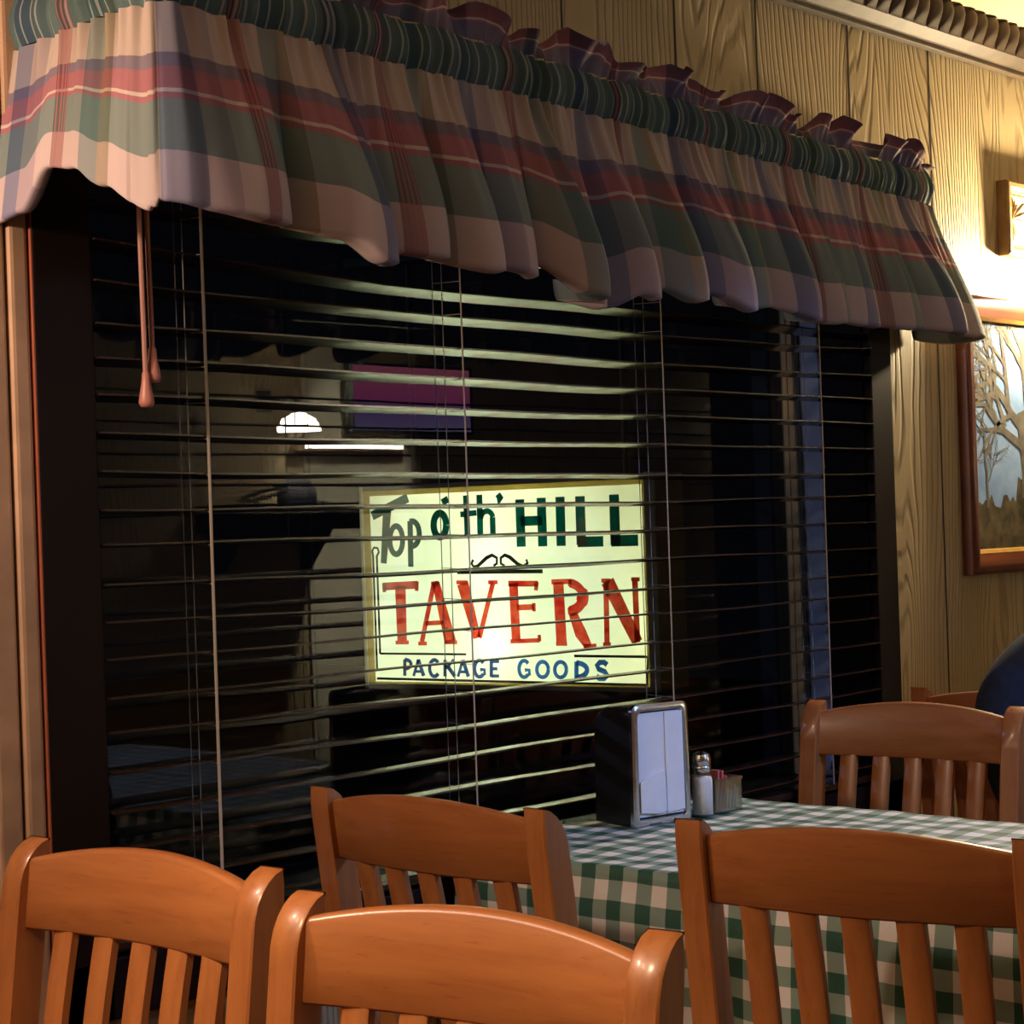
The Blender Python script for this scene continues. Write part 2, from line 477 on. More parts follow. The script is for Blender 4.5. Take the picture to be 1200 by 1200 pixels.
# hem heights measured along the front (x, z)
HEM = [(-.15, 1.62), (-.13, 1.625), (-.104, 1.645), (-.05, 1.640), (.05, 1.636), (.13, 1.625), (.18, 1.600), (.235, 1.60), (.25, 1.620), (.33, 1.620), (.41, 1.610), (.50, 1.620), (.545, 1.612), (.56, 1.63), (.60, 1.590), (.64, 1.585), (.72, 1.580), (.76, 1.605), (.80, 1.600), (.86, 1.620), (.90, 1.605), (.99, 1.625), (1.05, 1.600), (1.13, 1.615), (1.2, 1.622), (1.30, 1.600), (1.36, 1.602), (1.45, 1.612), (1.585, 1.610), (1.70, 1.615), (1.86, 1.615), (1.96, 1.620), (2.1, 1.62)]
def lerp_tab(tab, x):
    if x <= tab[0][0]: return tab[0][1]
    for (x0, y0), (x1, y1) in zip(tab, tab[1:]):
        if x <= x1: 
            t = (x-x0)/(x1-x0); t = t*t*(3-2*t); return y0+(y1-y0)*t
    return tab[-1][1]
# deep fold valleys along the path, as arc length; lobes bulge between them
VAL = [0, CORNER*.45, CORNER*1.0] + [s_of_x(x) for x in (.085, .245, .36, .46, .553, .655, .70, .83, .97, 1.10, 1.21, 1.33, 1.45, 1.60, 1.735, 1.86)] + [LT]
AMP = [.008, .014, .028, .045, .035, .040, .03, .055, .03, .045, .045, .05, .03, .045, .04, .03, .035, .045, .03, .01, .01]
NS, NV = 1500, 56
def small(s): return math.sin(s*170+2.2*math.sin(s*31))*.6+.4*math.sin(s*263+1.5*math.sin(s*47))
UL = 2.3
def lobe(s):
    for i in range(len(VAL)-1):
        if s <= VAL[i+1]+1e-9:
            t = (s-VAL[i])/(VAL[i+1]-VAL[i]); 
            tt = t**1.35
            return i, t, math.sin(PI*tt)**.62
    return len(VAL)-2, 1, 0
def build_sheet(name, pos, vlist, vuv, ustretch=1.0, parent=val, tail=None):
    bm = bmesh.new(); uvl = bm.loops.layers.uv.new('UVMap')
    grid = []; 
    for i in range(NS+1):
        s = LT*i/NS
        grid.append([bm.verts.new(pos(s, v)) for v in vlist])
    for i in range(NS):
        for j in range(len(vlist)-1):
            f = bm.faces.new((grid[i][j], grid[i+1][j], grid[i+1][j+1], grid[i][j+1]))
            us = (LT*i/NS*UL, LT*(i+1)/NS*UL)
            for lp, (a, b) in zip(f.loops, ((0, j), (1, j), (1, j+1), (0, j+1))):
                lp[uvl].uv = (us[a], vuv(vlist[b]))
    o = mesh_obj(name, bm, M_PLAID, parent, True)
    return o
def sweepx(s): # the right hand end of the skirt flares out
    x = path(s).x
    return max(0, (x-1.3)/.65)**2*.085
def skirt(s, v):
    i, t, lb = lobe(s)
    n = pnorm(s); p = path(s)
    hem = lerp_tab(HEM, p.x) if s > CORNER*.98 else lerp_tab([(0, 1.660), (.22, 1.668), (.40, 1.715), (.55, 1.708), (.75, 1.678), (1.0, 1.640)], s/CORNER)
    d = min(v, 1.0)
    g = math.exp(-d*3.2)                               # small gathers die out downwards
    out = .008+.0075*small(s)*g*(1 if d > .0 else 1)
    belly = math.sin(PI*min(1, d*.93+.07)*.62)
    if s < CORNER*1.02: amp = AMP[i]*.55
    else: amp = AMP[i]
    out += amp*lb*belly*(d**.6)*(2.2 if s > CORNER*1.02 else .8) + .006*d
    out += .006*math.sin(s*75+i)*d*(1-d)*2*(1 if s > CORNER else .3)
    z = POCK_B + (hem-POCK_B)*d
    z -= .014*(lb-.6)*d if s > CORNER else 0
    if v > 1:                                        # roll the hem under and back up
        e = (v-1)/.3
        out -= (.014+.030*lb)*math.sin(e*PI/2)*(1 if s > CORNER else .6)
        z += -.006*math.sin(e*PI)+.030*e*e
    q = p+n*out
    sx_ = sweepx(s)*d
    return V(q.x+sx_ - (.030*d if s < CORNER*.9 else 0)*(1-s/CORNER), q.y, z)
vl = [j/40*1.0 for j in range(41)]+[1+.3*j/8 for j in range(1, 9)]
build_sheet('skirt', skirt, vl, lambda v: .5+.5*v/1.3)
def pocket(s, v):
    n = pnorm(s); p = path(s)
    rnd = math.sin(PI*v)
    out = .004+.010*rnd+.0045*small(s)*(.7+.5*rnd)
    q = p+n*out; return V(q.x, q.y, POCK_T+(POCK_B-POCK_T)*v + .003*math.sin(s*41))
build_sheet('rod_pocket', pocket, [j/14 for j in range(15)], lambda v: .25+.249*v)
def header(s, v):
    n = pnorm(s); p = path(s)
    e = 1-v                                           # 1 at the top edge
    big = math.sin(s*38+2.3*math.sin(s*13.0))+.5*math.sin(s*67+1.7*math.sin(s*29))
    out = .004+.0045*small(s)*v + .022*big*e**1.2 + .006*e
    hgt = .043+.014*math.sin(s*23+1.0)+.007*math.sin(s*71)
    q = p+n*out; tq = V(-n.y, n.x, 0)
    return V(q.x+tq.x*.010*math.sin(s*55)*e, q.y+tq.y*.010*math.sin(s*55)*e, POCK_T+hgt*e*(1-.18*abs(big)*e))
build_sheet('header_ruffle', header, [j/12 for j in range(13)], lambda v: .249*v)
bm = bmesh.new(); tube(bm, [path(LT*i/60)+V(0, 0, 1.912)-pnorm(LT*i/60)*.008 for i in range(61)], .006, 8)
mesh_obj('curtain_rod', bm, M_CORD, val)

# ------------------------------------------------------------------ sign outside
A0, A1 = V(2.045, 1.70, 0), V(2.241, .842, 0)
SZ0, SZ1 = .838, 1.383
SW = (A1-A0).length
sx_dir = (A1-A0).normalized()
sn = V(sx_dir.y, -sx_dir.x, 0)              # faces the window
if sn.dot(CAM-A0) < 0: sn = -sn
SRZ = math.atan2(sx_dir.y, sx_dir.x)
sign = thing('hanging_sign', 'lit cream box sign hung outside, lettered Top o\' th\' Hill Tavern Package Goods', 'sign', (A0.x, A0.y, SZ0), SRZ)
# local frame: x along the face, +z up; face towards the window is local side ly
ly = -1 if (Matrix.Rotation(SRZ, 3, 'Z') @ V(0, -1, 0)).dot(sn) > 0 else 1
SH = SZ1-SZ0
M_SPANEL = translucent('sign_panel', (.68, .72, .56), .12, (.76, .80, .68), 5)
M_SBORDER = simple('sign_border', (.30, .25, .13), .6, var=.15)
bm = bmesh.new(); box(bm, .012, SW-.012, ly*.0 if ly > 0 else -.003, .003 if ly > 0 else 0, .012, SH-.012); mesh_obj('face_panel', bm, M_SPANEL, sign)
D = -ly*.16
bm = bmesh.new()
y0, y1 = sorted((ly*.006, D))
box(bm, SW-.030, SW, y0, y1, 0, SH+.004, .002)
box(bm, 0, SW, y0, y1, 0, .012, .002); box(bm, 0, SW, y0, y1, SH-.012, SH, .002)
mesh_obj('sign_case', bm, M_SBORDER, sign)
bm = bmesh.new(); box(bm, .01, SW-.01, *sorted((D, D-ly*-.004)), .01, SH-.01); mesh_obj('back_panel', bm, M_SPANEL, sign)
bm = bmesh.new(); yy0, yy1 = sorted((ly*.010, D)); box(bm, -.004, -.001, yy0, yy1, .0, SH); box(bm, -.004, .005, *sorted((ly*.007, ly*.010)), 0, SH)
mesh_obj('side_glow_edge', bm, translucent('side_glow', (.85, .85, .72), .1), sign)  # metal edge made translucent so it glows as a bright line
bm = bmesh.new()
yy0, yy1 = sorted((ly*.0038, ly*.0050))
for (a_, b_, c_, d_) in ((.004, .026, 0, SH), (.026, SW-.036, SH-.026, SH-.008), (SW-.036, SW-.012, 0, SH), (.026, SW-.036, .006, .018)): box(bm, a_, b_, yy0, yy1, c_, d_)
mesh_obj('face_border', bm, translucent('tan_border', (.60, .50, .24), .25, (.72, .62, .36), 14), sign)  # plain tan band along the edges of the face
bm = bmesh.new()
for lx in (.12, SW-.12): tube(bm, [V(lx, D/2, SH-.005), V(lx, D/2, SH+.62)], .008, 8)
tube(bm, [V(-.08, D/2, SH+.62), V(SW+.55, D/2, SH+.62)], .02, 10)
mesh_obj('hanging_bracket', bm, M_IRON, sign)
# lettering, traced in picture coordinates of the face and mapped on to it
QC = [(75, 120), (1100, 75), (1130, 850), (95, 830)]
def unmap(px, py):
    s = t = .5
    for _ in range(12):
        ax = QC[0][0]*(1-s)*(1-t)+QC[1][0]*s*(1-t)+QC[2][0]*s*t+QC[3][0]*(1-s)*t
        ay = QC[0][1]*(1-s)*(1-t)+QC[1][1]*s*(1-t)+QC[2][1]*s*t+QC[3][1]*(1-s)*t
        s += (px-ax)/1030; t += (py-ay)/740
    return s*SW, (1-t)*SH
YL = ly*(.0035 if ly > 0 else .0035)
def ink(name, col, strokes):
    """strokes: list of polylines [(x,y)...], width(s)"""
    bm = bmesh.new()
    for k, (pts, w) in enumerate(strokes):
        P = [Vector((*unmap(*p), 0)) for p in pts]
        n = len(P)
        if not isinstance(w, (list, tuple)): w = [w]*n
        sc = SW/1030
        L, R = [], []
        for i in range(n):
            d = (P[min(i+1, n-1)]-P[max(i-1, 0)]); d.z = 0; d.normalize()
            nn = Vector((-d.y, d.x, 0))*((w[i]*1.12+2.2)*sc/2)
            L.append(P[i]+nn); R.append(P[i]-nn)
        yk = YL+ly*.00006*(k % 7)
        a = [bm.verts.new((p.x, yk, p.y)) for p in L]; b = [bm.verts.new((p.x, yk, p.y)) for p in R]
        for i in range(n-1): bm.faces.new((a[i], a[i+1], b[i+1], b[i]))
    return mesh_obj(name, bm, translucent(name+'_ink', *col), sign)
def arc(cx, cy, rx, ry, a0, a1, n=14, rot=0):
    o = []
    for i in range(n+1):
        a = math.radians(a0+(a1-a0)*i/n); x, y = rx*math.cos(a), ry*math.sin(a)
        r = math.radians(rot); o.append((cx+x*math.cos(r)-y*math.sin(r), cy+x*math.sin(r)+y*math.cos(r)))
    return o
GREEN = ((.0, .055, .045), .6, (.0, .10, .09), 8)
S = []
S += [([(115, 222), (250, 158)], 24), ([(172, 205), (158, 390)], [26, 18])]                       # T
S += [(arc(206, 308, 24, 50, 0, 360, 24), 15)]                                                    # o
S += [([(258, 240), (260, 402)], 16), (arc(266, 285, 26, 44, -110, 110, 16), 15)]                 # p
S += [(arc(368, 255, 23, 42, 0, 360, 24), 19), ([(382, 158), (392, 180)], 20)]                    # o'
S += [([(462, 150), (468, 300)], 17), ([(442, 218), (500, 212)], 14)]                             # t
S += [([(510, 148), (514, 300)], 17), (arc(537, 232, 21, 26, 180, 350, 12), 14), ([(557, 228), (559, 298)], 16)]  # h
S += [([(575, 146), (584, 160), (578, 180)], [16, 20, 4])]                                        # '
S += [([(652, 165), (658, 333)], 26), ([(726, 160), (732, 332)], 26), ([(655, 243), (730, 240)], 24)]   # H
S += [([(790, 157), (795, 331)], 26)]                                                             # I
S += [([(857, 155), (863, 328)], 27), ([(850, 317), (936, 315)], 26)]                             # L
S += [([(970, 150), (976, 328)], 27), ([(962, 314), (1050, 312)], 28)]                            # L
ink('green_lettering', GREEN, S)
RED = ((.38, .012, .008), .5, (.66, .10, .05), 16)
S = []
def serif(x, y, w=34, h=9): return ([(x-w/2, y), (x+w/2, y)], h)
S += [([(155, 472), (286, 466)], 20), ([(158, 460), (160, 492)], 10), ([(283, 455), (281, 488)], 10), ([(220, 470), (226, 665)], [34, 30]), serif(226, 670, 50)]
S += [([(345, 462), (300, 668)], 13), ([(352, 458), (405, 668)], [22, 36]), ([(315, 603), (378, 600)], 11), serif(302, 674, 32), serif(406, 670, 46), ([(335, 462), (362, 458)], 8)]
S += [([(450, 462), (502, 655)], [36, 22]), ([(558, 462), (510, 655)], 13), serif(448, 458, 42), serif(558, 458, 34)]
S += [([(630, 462), (640, 665)], 26), ([(612, 463), (716, 464)], 14), ([(712, 458), (708, 488)], 10), ([(645, 548), (702, 546)], 14), ([(702, 532), (702, 562)], 9), ([(620, 668), (722, 664)], 10), ([(720, 645), (722, 668)], 8)]
S += [([(785, 460), (797, 672)], 30), ([(762, 458), (830, 456)], 12), (arc(818, 512, 50, 50, -90, 90, 18), [12]+[22]*6+[34]*5+[26]*6+[14]), ([(835, 570), (862, 640), (890, 690)], [24, 34, 20]), serif(797, 677, 38), ([(872, 688), (915, 684)], 10)]
S += [([(945, 458), (950, 676)], 14), ([(950, 456), (1050, 672)], [38, 30]), ([(1040, 450), (1050, 672)], 15), serif(945, 454, 30), serif(950, 680, 26), serif(1042, 450, 28)]
ink('red_lettering', RED, S)
BLUE = ((.02, .10, .34), .6, (.05, .16, .42), 8)
BROWN = ((.02, .05, .16), .6, (.03, .07, .2), 8)
S = []
def P_(x, y0, y1): return [([(x, y0), (x, y1)], 9), (arc(x, y0+17, 24, 16, -90, 90, 10), 9)]
def A_(x, y0, y1): return [([(x+18, y0), (x, y1)], 7), ([(x+18, y0), (x+38, y1)], 10), ([(x+8, y0+42), (x+30, y0+42)], 6)]
def C_(x, y0, y1): return [(arc(x+18, (y0+y1)/2, 18, (y1-y0)/2, 320, 40, 14), 9)]
def K_(x, y0, y1): return [([(x, y0), (x, y1)], 9), ([(x+32, y0), (x+4, (y0+y1)/2)], 7), ([(x+10, (y0+y1)/2-5), (x+36, y1)], 10)]
def G_(x, y0, y1): return C_(x, y0, y1)+[([(x+20, (y0+y1)/2+4), (x+36, (y0+y1)/2+4), (x+36, y1-6)], 8)]
def E_(x, y0, y1): return [([(x, y0), (x, y1)], 9), ([(x, y0+4), (x+28, y0+4)], 7), ([(x, (y0+y1)/2), (x+22, (y0+y1)/2)], 7), ([(x, y1-4), (x+28, y1-4)], 7)]
def O_(x, y0, y1): return [(arc(x+22, (y0+y1)/2, 20, (y1-y0)/2-3, 0, 360, 20), 9)]
def D_(x, y0, y1): return [([(x, y0), (x, y1)], 11), (arc(x, (y0+y1)/2, 36, (y1-y0)/2-5, -90, 90, 12), 12)]
def S_(x, y0, y1): return [([(x+36, y0+12), (x+26, y0+3), (x+12, y0+3), (x+2, y0+14), (x+8, y0+27), (x+28, y0+36), (x+38, y0+50), (x+26, y1-3), (x+10, y1-3), (x, y1-12)], 13)]
S += P_(235, 730, 788)+A_(268, 731, 789)+C_(328, 732, 791)+K_(385, 732, 791)
S += A_(432, 733, 792)+G_(492, 734, 793)+E_(552, 735, 794)
ink('brown_lettering', BROWN, S)
S = G_(650, 736, 795)+O_(710, 737, 798)+O_(772, 738, 799)+D_(848, 740, 800)+S_(915, 740, 803)
ink('blue_lettering', BLUE, S)
BLK = ((.01, .01, .008), .7, (.015, .014, .01), 8)
S = []
S += [([(130, 368), (140, 350), (135, 336), (122, 334), (115, 345), (118, 365), (130, 765)], 5), ([(132, 365), (142, 709)], 5)]
S += [([(142, 709), (462, 713)], 4), ([(840, 720), (1085, 724)], 5), ([(1085, 724), (1083, 824)], 5), ([(1085, 824), (130, 797)], 5)]
S += [([(430, 422), (732, 420)], 9)]
S += [([(488, 378), (482, 392), (490, 403), (505, 400), (535, 372), (555, 362), (572, 372), (572, 392), (560, 400)], [6, 6, 7, 8, 9, 8, 7, 6, 5])]
S += [([(600, 400), (586, 392), (586, 372), (600, 362), (618, 370), (645, 394), (665, 402), (680, 390), (674, 378)], [5, 6, 7, 8, 9, 8, 7, 6, 5])]
ink('black_linework', BLK, S)
def lamp(name, typ, loc, energy, col, size=.05, rot=None, parent=None, **k):
    l = bpy.data.lights.new(name, typ); l.energy = energy; l.color = col
    if typ in ('POINT', 'SPOT'): l.shadow_soft_size = size
    if typ == 'AREA': l.size = size
    for a, b in k.items(): setattr(l, a, b)
    o = bpy.data.objects.new(name, l); COL.objects.link(o); o.location = loc
    if rot: o.rotation_euler = rot
    if parent: o.parent = parent
    return o
bx, bz = unmap(560, 680)
lamp('sign_bulb', 'POINT', (bx, D*.38, bz), 62, (.93, 1, 1), .03, parent=sign)
lamp('sign_fill', 'POINT', (SW*.45, D*.6, SH*.62), 1.2, (.94, 1, .97), .05, parent=sign)  # point fill added to even out the face, not a real tube

# ------------------------------------------------------------------ chairs
def grain(o, axis):
    me = o.data
    at = me.attributes.new('grain', 'FLOAT_VECTOR', 'POINT')
    off = random.random()*20
    for i, v in enumerate(me.vertices):
        c = v.co
        at.data[i].vector = (c.x+off, c.y, c.z) if axis == 'x' else (c.z+off, c.x, c.y) if axis == 'z' else (c.y+off, c.x, c.z)
    return o
BACK = -.25; TOPZ = .915; SEATZ = .45
def lean(z):                                         # y of the back plane at height z
    return BACK + (TOPZ-z)*.13 + .04*max(0, (.5-z))**1.0*0
def make_chair(label):
    t = thing('dining_chair', label, 'chair', group='slat-back wooden chairs at the tables')
    for s in (-1, 1):
        bm = bmesh.new()
        secs = []
        zs = [.0, .2, .42, .5, .62, .74, .84, .865, .880, .892, .901, .908, .9125]
        for i, z in enumerate(zs):
            yc = lean(z) if z > .45 else lean(.45)-(.45-z)*.12
            f0, b0 = .022, .022                        # half depth
            if z > .86:
                e = (z-.86)/.053; b0 = .022; f0 = .044*math.sqrt(max(.01, 1-e**2.0))-.022
                b0 = .022*(1-.25*e**3)
            hw = .0175
            r = .0025
            y_f, y_b = yc+f0, yc-b0
            s4 = [V(s*.2-hw+r, y_b, z), V(s*.2+hw-r, y_b, z), V(s*.2+hw, y_b+r*.8, z), V(s*.2+hw, y_f-r*.8, z), V(s*.2+hw-r, y_f, z), V(s*.2-hw+r, y_f, z), V(s*.2-hw, y_f-r*.8, z), V(s*.2-hw, y_b+r*.8, z)]
            secs.append(s4)
        loft(bm, secs)
        grain(smooth_angle(mesh_obj('back_post', bm, M_CHAIR, t), 38), 'z')
    def bow(x): return -.020*(1-(x/.185)**2)
    # crest rail
    bm = bmesh.new(); secs = []
    N = 28
    for i in range(N+1):
        x = -.185+.37*i/N
        zt = .893+.020*(1-(x/.185)**2); zb = .812
        yb = bow(x)
        s4 = []
        for (dy, z) in ((-.010, zb+.003), (-.007, zb), (.007, zb), (.010, zb+.003), (.010, (zt+zb)/2), (.010, zt-.006), (.0075, zt-.0015), (.003, zt), (-.004, zt), (-.0085, zt-.002), (-.010, zt-.007)):
            s4.append(V(x, lean(z)+yb+dy, z))
        secs.append(s4)
    loft(bm, secs)
    grain(smooth_angle(mesh_obj('crest_rail', bm, M_CHAIR, t), 50), 'x')
    bm = bmesh.new(); secs = []
    for i in range(13):
        x = -.185+.37*i/12; yb = bow(x)*.6
        secs.append([V(x, lean(z)+yb+dy, z) for (dy, z) in ((-.009, .52), (.009, .52), (.009, .565), (-.009, .565))])
    loft(bm, secs); grain(smooth_angle(mesh_obj('lower_rail', bm, M_CHAIR, t), 50), 'x')
    for k in range(5):
        xc = (k-2)*.064
        bm = bmesh.new(); secs = []
        for i in range(9):
            z = .558+(.818-.558)*i/8
            y = lean(z)+bow(xc)*(.6+.4*i/8)+.006*math.sin(PI*i/8)
            hw = .0165
            secs.append([V(xc-hw, y-.005, z), V(xc-hw+.003, y-.007, z), V(xc+hw-.003, y-.007, z), V(xc+hw, y-.005, z), V(xc+hw, y+.005, z), V(xc+hw-.003, y+.007, z), V(xc-hw+.003, y+.007, z), V(xc-hw, y+.005, z)])
        loft(bm, secs); grain(smooth_angle(mesh_obj('back_slat', bm, M_CHAIR, t), 50), 'z')
    # seat, dished
    bm = bmesh.new(); gx, gy = 20, 20; top = {}; bot = {}
    for i in range(gx+1):
        for j in range(gy+1):
            u, v = i/gx*2-1, j/gy
            hw = .20+.018*v
            x = u*hw; y = -.185+.405*v
            e = max(abs(u), abs(v*2-1))
            dz = -.010*(1-u*u)*(1-(2*v-1)**2)-(.007 if e > .99 else 0)
            top[i, j] = bm.verts.new((x, y, SEATZ+dz)); bot[i, j] = bm.verts.new((x*.98, y, SEATZ-.028))
    for i in range(gx):
        for j in range(gy):
            bm.faces.new((top[i, j], top[i+1, j], top[i+1, j+1], top[i, j+1])); bm.faces.new((bot[i, j], bot[i, j+1], bot[i+1, j+1], bot[i+1, j]))
    for i in range(gx):
        bm.faces.new((top[i+1, 0], top[i, 0], bot[i, 0], bot[i+1, 0])); bm.faces.new((top[i, gy], top[i+1, gy], bot[i+1, gy], bot[i, gy]))
    for j in range(gy):
        bm.faces.new((top[0, j], top[0, j+1], bot[0, j+1], bot[0, j])); bm.faces.new((top[gx, j+1], top[gx, j], bot[gx, j], bot[gx, j+1]))
    grain(smooth_angle(mesh_obj('seat', bm, M_CHAIR, t), 40), 'y')
    bm = bmesh.new(); box(bm, -.18, .18, .155, .175, .375, .421, .002); box(bm, -.18, -.16, -.16, .16, .375, .421, .002); box(bm, .16, .18, -.16, .16, .375, .421, .002); box(bm, -.18, .18, -.175, -.155, .375, .421, .002)
    grain(mesh_obj('seat_apron', bm, M_CHAIR, t), 'x')
    for s in (-1, 1):
        bm = bmesh.new(); tube(bm, [V(s*.175, .17, 0), V(s*.175, .17, .2), V(s*.172, .165, .42)], [.016, .019, .022], 12)
        grain(smooth_angle(mesh_obj('front_leg', bm, M_CHAIR, t)), 'z')
        bm = bmesh.new(); tube(bm, [V(s*.175, .168, .17), V(s*.195, -.19, .17)], .011, 10)
        grain(smooth_angle(mesh_obj('stretcher', bm, M_CHAIR, t)), 'y')
    bm = bmesh.new(); tube(bm, [V(-.18, .02, .17), V(.18, .02, .17)], .011, 10); grain(smooth_angle(mesh_obj('stretcher', bm, M_CHAIR, t)), 'x')
    return t
proto = None
def put_chair(p, q, facing, label):
    """p, q: (along, out) of the back posts nearest to / furthest from the window"""
    global proto
    P, Q = V(p[0], -p[1], 0), V(q[0], -q[1], 0)
    d = (Q-P) if facing > 0 else (P-Q)
    rz = math.atan2(d.y, d.x); M = (P+Q)/2
    if proto is None: proto = make_chair(label); c = proto
    else: c = copy_tree(proto); c['label'] = label
    off = Matrix.Rotation(rz, 3, 'Z') @ V(0, BACK, 0)
    c.location = M-off; c.rotation_euler = (0, 0, rz)
    return c
put_chair((.337, .715), (.410, 1.099), 1, 'wooden slat-back chair at the checked table, its back to us, furthest right in front')
put_chair((.304, .094), (.305, .504), 1, 'wooden slat-back chair beside the blind, just left of the napkin dispenser')
put_chair((1.577, .052), (1.611, .45), -1, 'wooden slat-back chair facing us on the far side of the checked table')
put_chair((-.235, .666), (-.181, 1.067), -1, 'nearest wooden chair, arched crest rail facing us at bottom centre of the photo')
put_chair((-.193, .128), (-.171, .536), -1, 'wooden chair facing us in the bottom left corner, below the left window casing')
put_chair((1.893, .096), (1.870, .50), 1, 'wooden chair furthest from us, its crest rail partly hidden by the navy jacket')

put_chair((1.900, .56), (1.895, .96), 1, 'wooden chair under the person in the navy jacket, beyond the right edge')

# ------------------------------------------------------------------ table
TX0, TX1, TY0, TY1, TZ = .615, 1.228, -.055, -1.29, .775
tbl = thing('dining_table', 'rectangular dining table under the green checked cloth, pushed up to the window', 'table', ((TX0+TX1)/2, (TY0+TY1)/2, 0))
hx, hy = (TX1-TX0)/2, (TY0-TY1)/2
bm = bmesh.new(); box(bm, -hx, hx, -hy, hy, TZ-.032, TZ-.003, .004); mesh_obj('table_top', bm, M_CASING, tbl)
for sy in (-1, 1):
    bm = bmesh.new(); lathe(bm, [(.035, .02), (.03, .1), (.03, .7), (.06, .742)], 20, (0, sy*.33, 0)); smooth_angle(mesh_obj('pedestal', bm, M_IRON, tbl))
    bm = bmesh.new(); box(bm, -.24, .24, sy*.33-.03, sy*.33+.03, 0, .03, .006); mesh_obj('foot_bar', bm, M_IRON, tbl)
def gingham():
    m = NT('green_gingham')
    uv = m.add('ShaderNodeUVMap', uv_map='UVMap'); sx = m.add('ShaderNodeSeparateXYZ'); m.link(uv.outputs[0], sx.inputs[0])
    wob = m.noise(m.coords((1, 1, 1), 'UV'), 9, 2)
    def st(o): return m.math('GREATER_THAN', m.math('FRACT', m.math('ADD', m.math('MULTIPLY', o, 1/.052), m.math('MULTIPLY', wob, .12))), .5)
    a, b = st(sx.outputs[0]), st(sx.outputs[1])
    s = m.math('ADD', a, b)
    c = m.ramp(m.math('MULTIPLY', s, .5), [(0, (.74, .73, .72)), (.3, (.21, .31, .27)), (.8, (.006, .075, .048))], 'CONSTANT')
    w = m.noise(m.coords((1, 1, 1), 'UV'), 330, 2)
    m.base(m.mix(m.math('MULTIPLY', w, .2), c, (.22, .27, .24))); m.rough(.6, 0, .3)
    n2 = m.noise(m.coords((1, 1, 1), 'UV'), 26, 2)
    m.bump(n2, .25, .006)
    return m.m
bm = bmesh.new(); uvl = bm.loops.layers.uv.new('UVMap')
DROP = .27
nx, ny = 120, 170
ex, ey = hx+.006, hy+.006
def cl(x, y):
    """flat cloth point -> draped point (local)"""
    ox = max(0, abs(x)-ex); oy = max(0, abs(y)-ey)
    X = max(-ex, min(ex, x)); Y = max(-ey, min(ey, y))
    d = math.hypot(ox, oy) if (ox > 0 and oy > 0) else ox+oy
    z = TZ+.001*math.sin(x*31+y*17)+.0007*math.sin(x*53-y*61)
    if d > 0:
        r = .008
        if ox > 0 and oy > 0: ux, uy = ox/d*math.copysign(1, x), oy/d*math.copysign(1, y)
        elif ox > 0: ux, uy = math.copysign(1, x), 0
        else: ux, uy = 0, math.copysign(1, y)
        along = y if ox > oy else x
        fl = (.5+.5*math.sin(along*24+1.3*math.sin(along*9)))*.020*min(1, d/.2)+.006*min(1, d/.05)
        if uy > 0 : fl *= .35
        corner = .05*min(1, d/.25) if (ox > 0 and oy > 0) else 0
        if uy > 0: corner *= .3
        X += ux*(fl+corner); Y += uy*(fl+corner)
        z = TZ-d + r*math.exp(-d/r)-r
    return V(X, Y, z+.001)
xs = [-ex-DROP+(2*ex+2*DROP)*i/nx for i in range(nx+1)]; 
byd = .04                                                  # barely any drop on the window side
ys = [-ey-DROP+(2*ey+DROP+byd)*j/ny for j in range(ny+1)]
# put grid lines exactly on the table edges for a crisp fold
def snap(a, e):
    for t in (-e, e):
        k = min(range(len(a)), key=lambda i: abs(a[i]-t)); a[k] = t
snap(xs, ex); snap(ys, ey)
G = [[bm.verts.new(cl(x, y)) for y in ys] for x in xs]
for i in range(nx):
    for j in range(ny):
        f = bm.faces.new((G[i][j], G[i+1][j], G[i+1][j+1], G[i][j+1]))
        for lp, (a, b) in zip(f.loops, ((i, j), (i+1, j), (i+1, j+1), (i, j+1))): lp[uvl].uv = (xs[a]+3, ys[b]+3)
tc = mesh_obj('tablecloth', bm, gingham(), None, True)
tc.location = tbl.location
tag(tc, 'green and white gingham tablecloth draped over the table by the window', 'tablecloth')
ZT = TZ+.003

# napkin dispenser
fd = (V(.996, -.199, 0)-V(.876, -.177, 0)); rz = math.atan2(fd.y, fd.x)
dsp = thing('napkin_dispenser', 'tall black and chrome napkin dispenser on the checked tablecloth against the blind', 'napkin dispenser', (.936, -.188, ZT), rz)
W2, DP, HT = .060, .098, .193
def dbox(bm, x, y0, y1, z0, z1, top, r=.014, seg=5):
    """body outline in xz with rounded upper corners and slight taper, lofted in y"""
    def prof(y):
        pts = [(-x, z0), (x, z0)]
        for k in range(seg+1):
            a = PI/2*k/seg; pts.append((x*.965-r+r*math.cos(a), z1-r+r*math.sin(a)))
        for k in range(seg+1):
            a = PI/2+PI/2*k/seg; pts.append((-x*.965+r+r*math.cos(a), z1-r+r*math.sin(a)))
        return [V(p[0], y, p[1]) for p in pts]
    return prof
bm = bmesh.new(); pr = dbox(bm, W2, 0, 0, .002, HT-.004, 0)
secs = []
for y, drop_ in ((.008, 0), (DP*.5, 0), (DP*.8, .002), (DP-.006, .010), (DP, .018)):
    s = pr(y); s = [V(p.x, p.y, p.z-(drop_ if p.z > HT*.7 else 0)) for p in s]; secs.append(s)
loft(bm, secs); smooth_angle(mesh_obj('dispenser_body', bm, M_BLACK, dsp), 40)
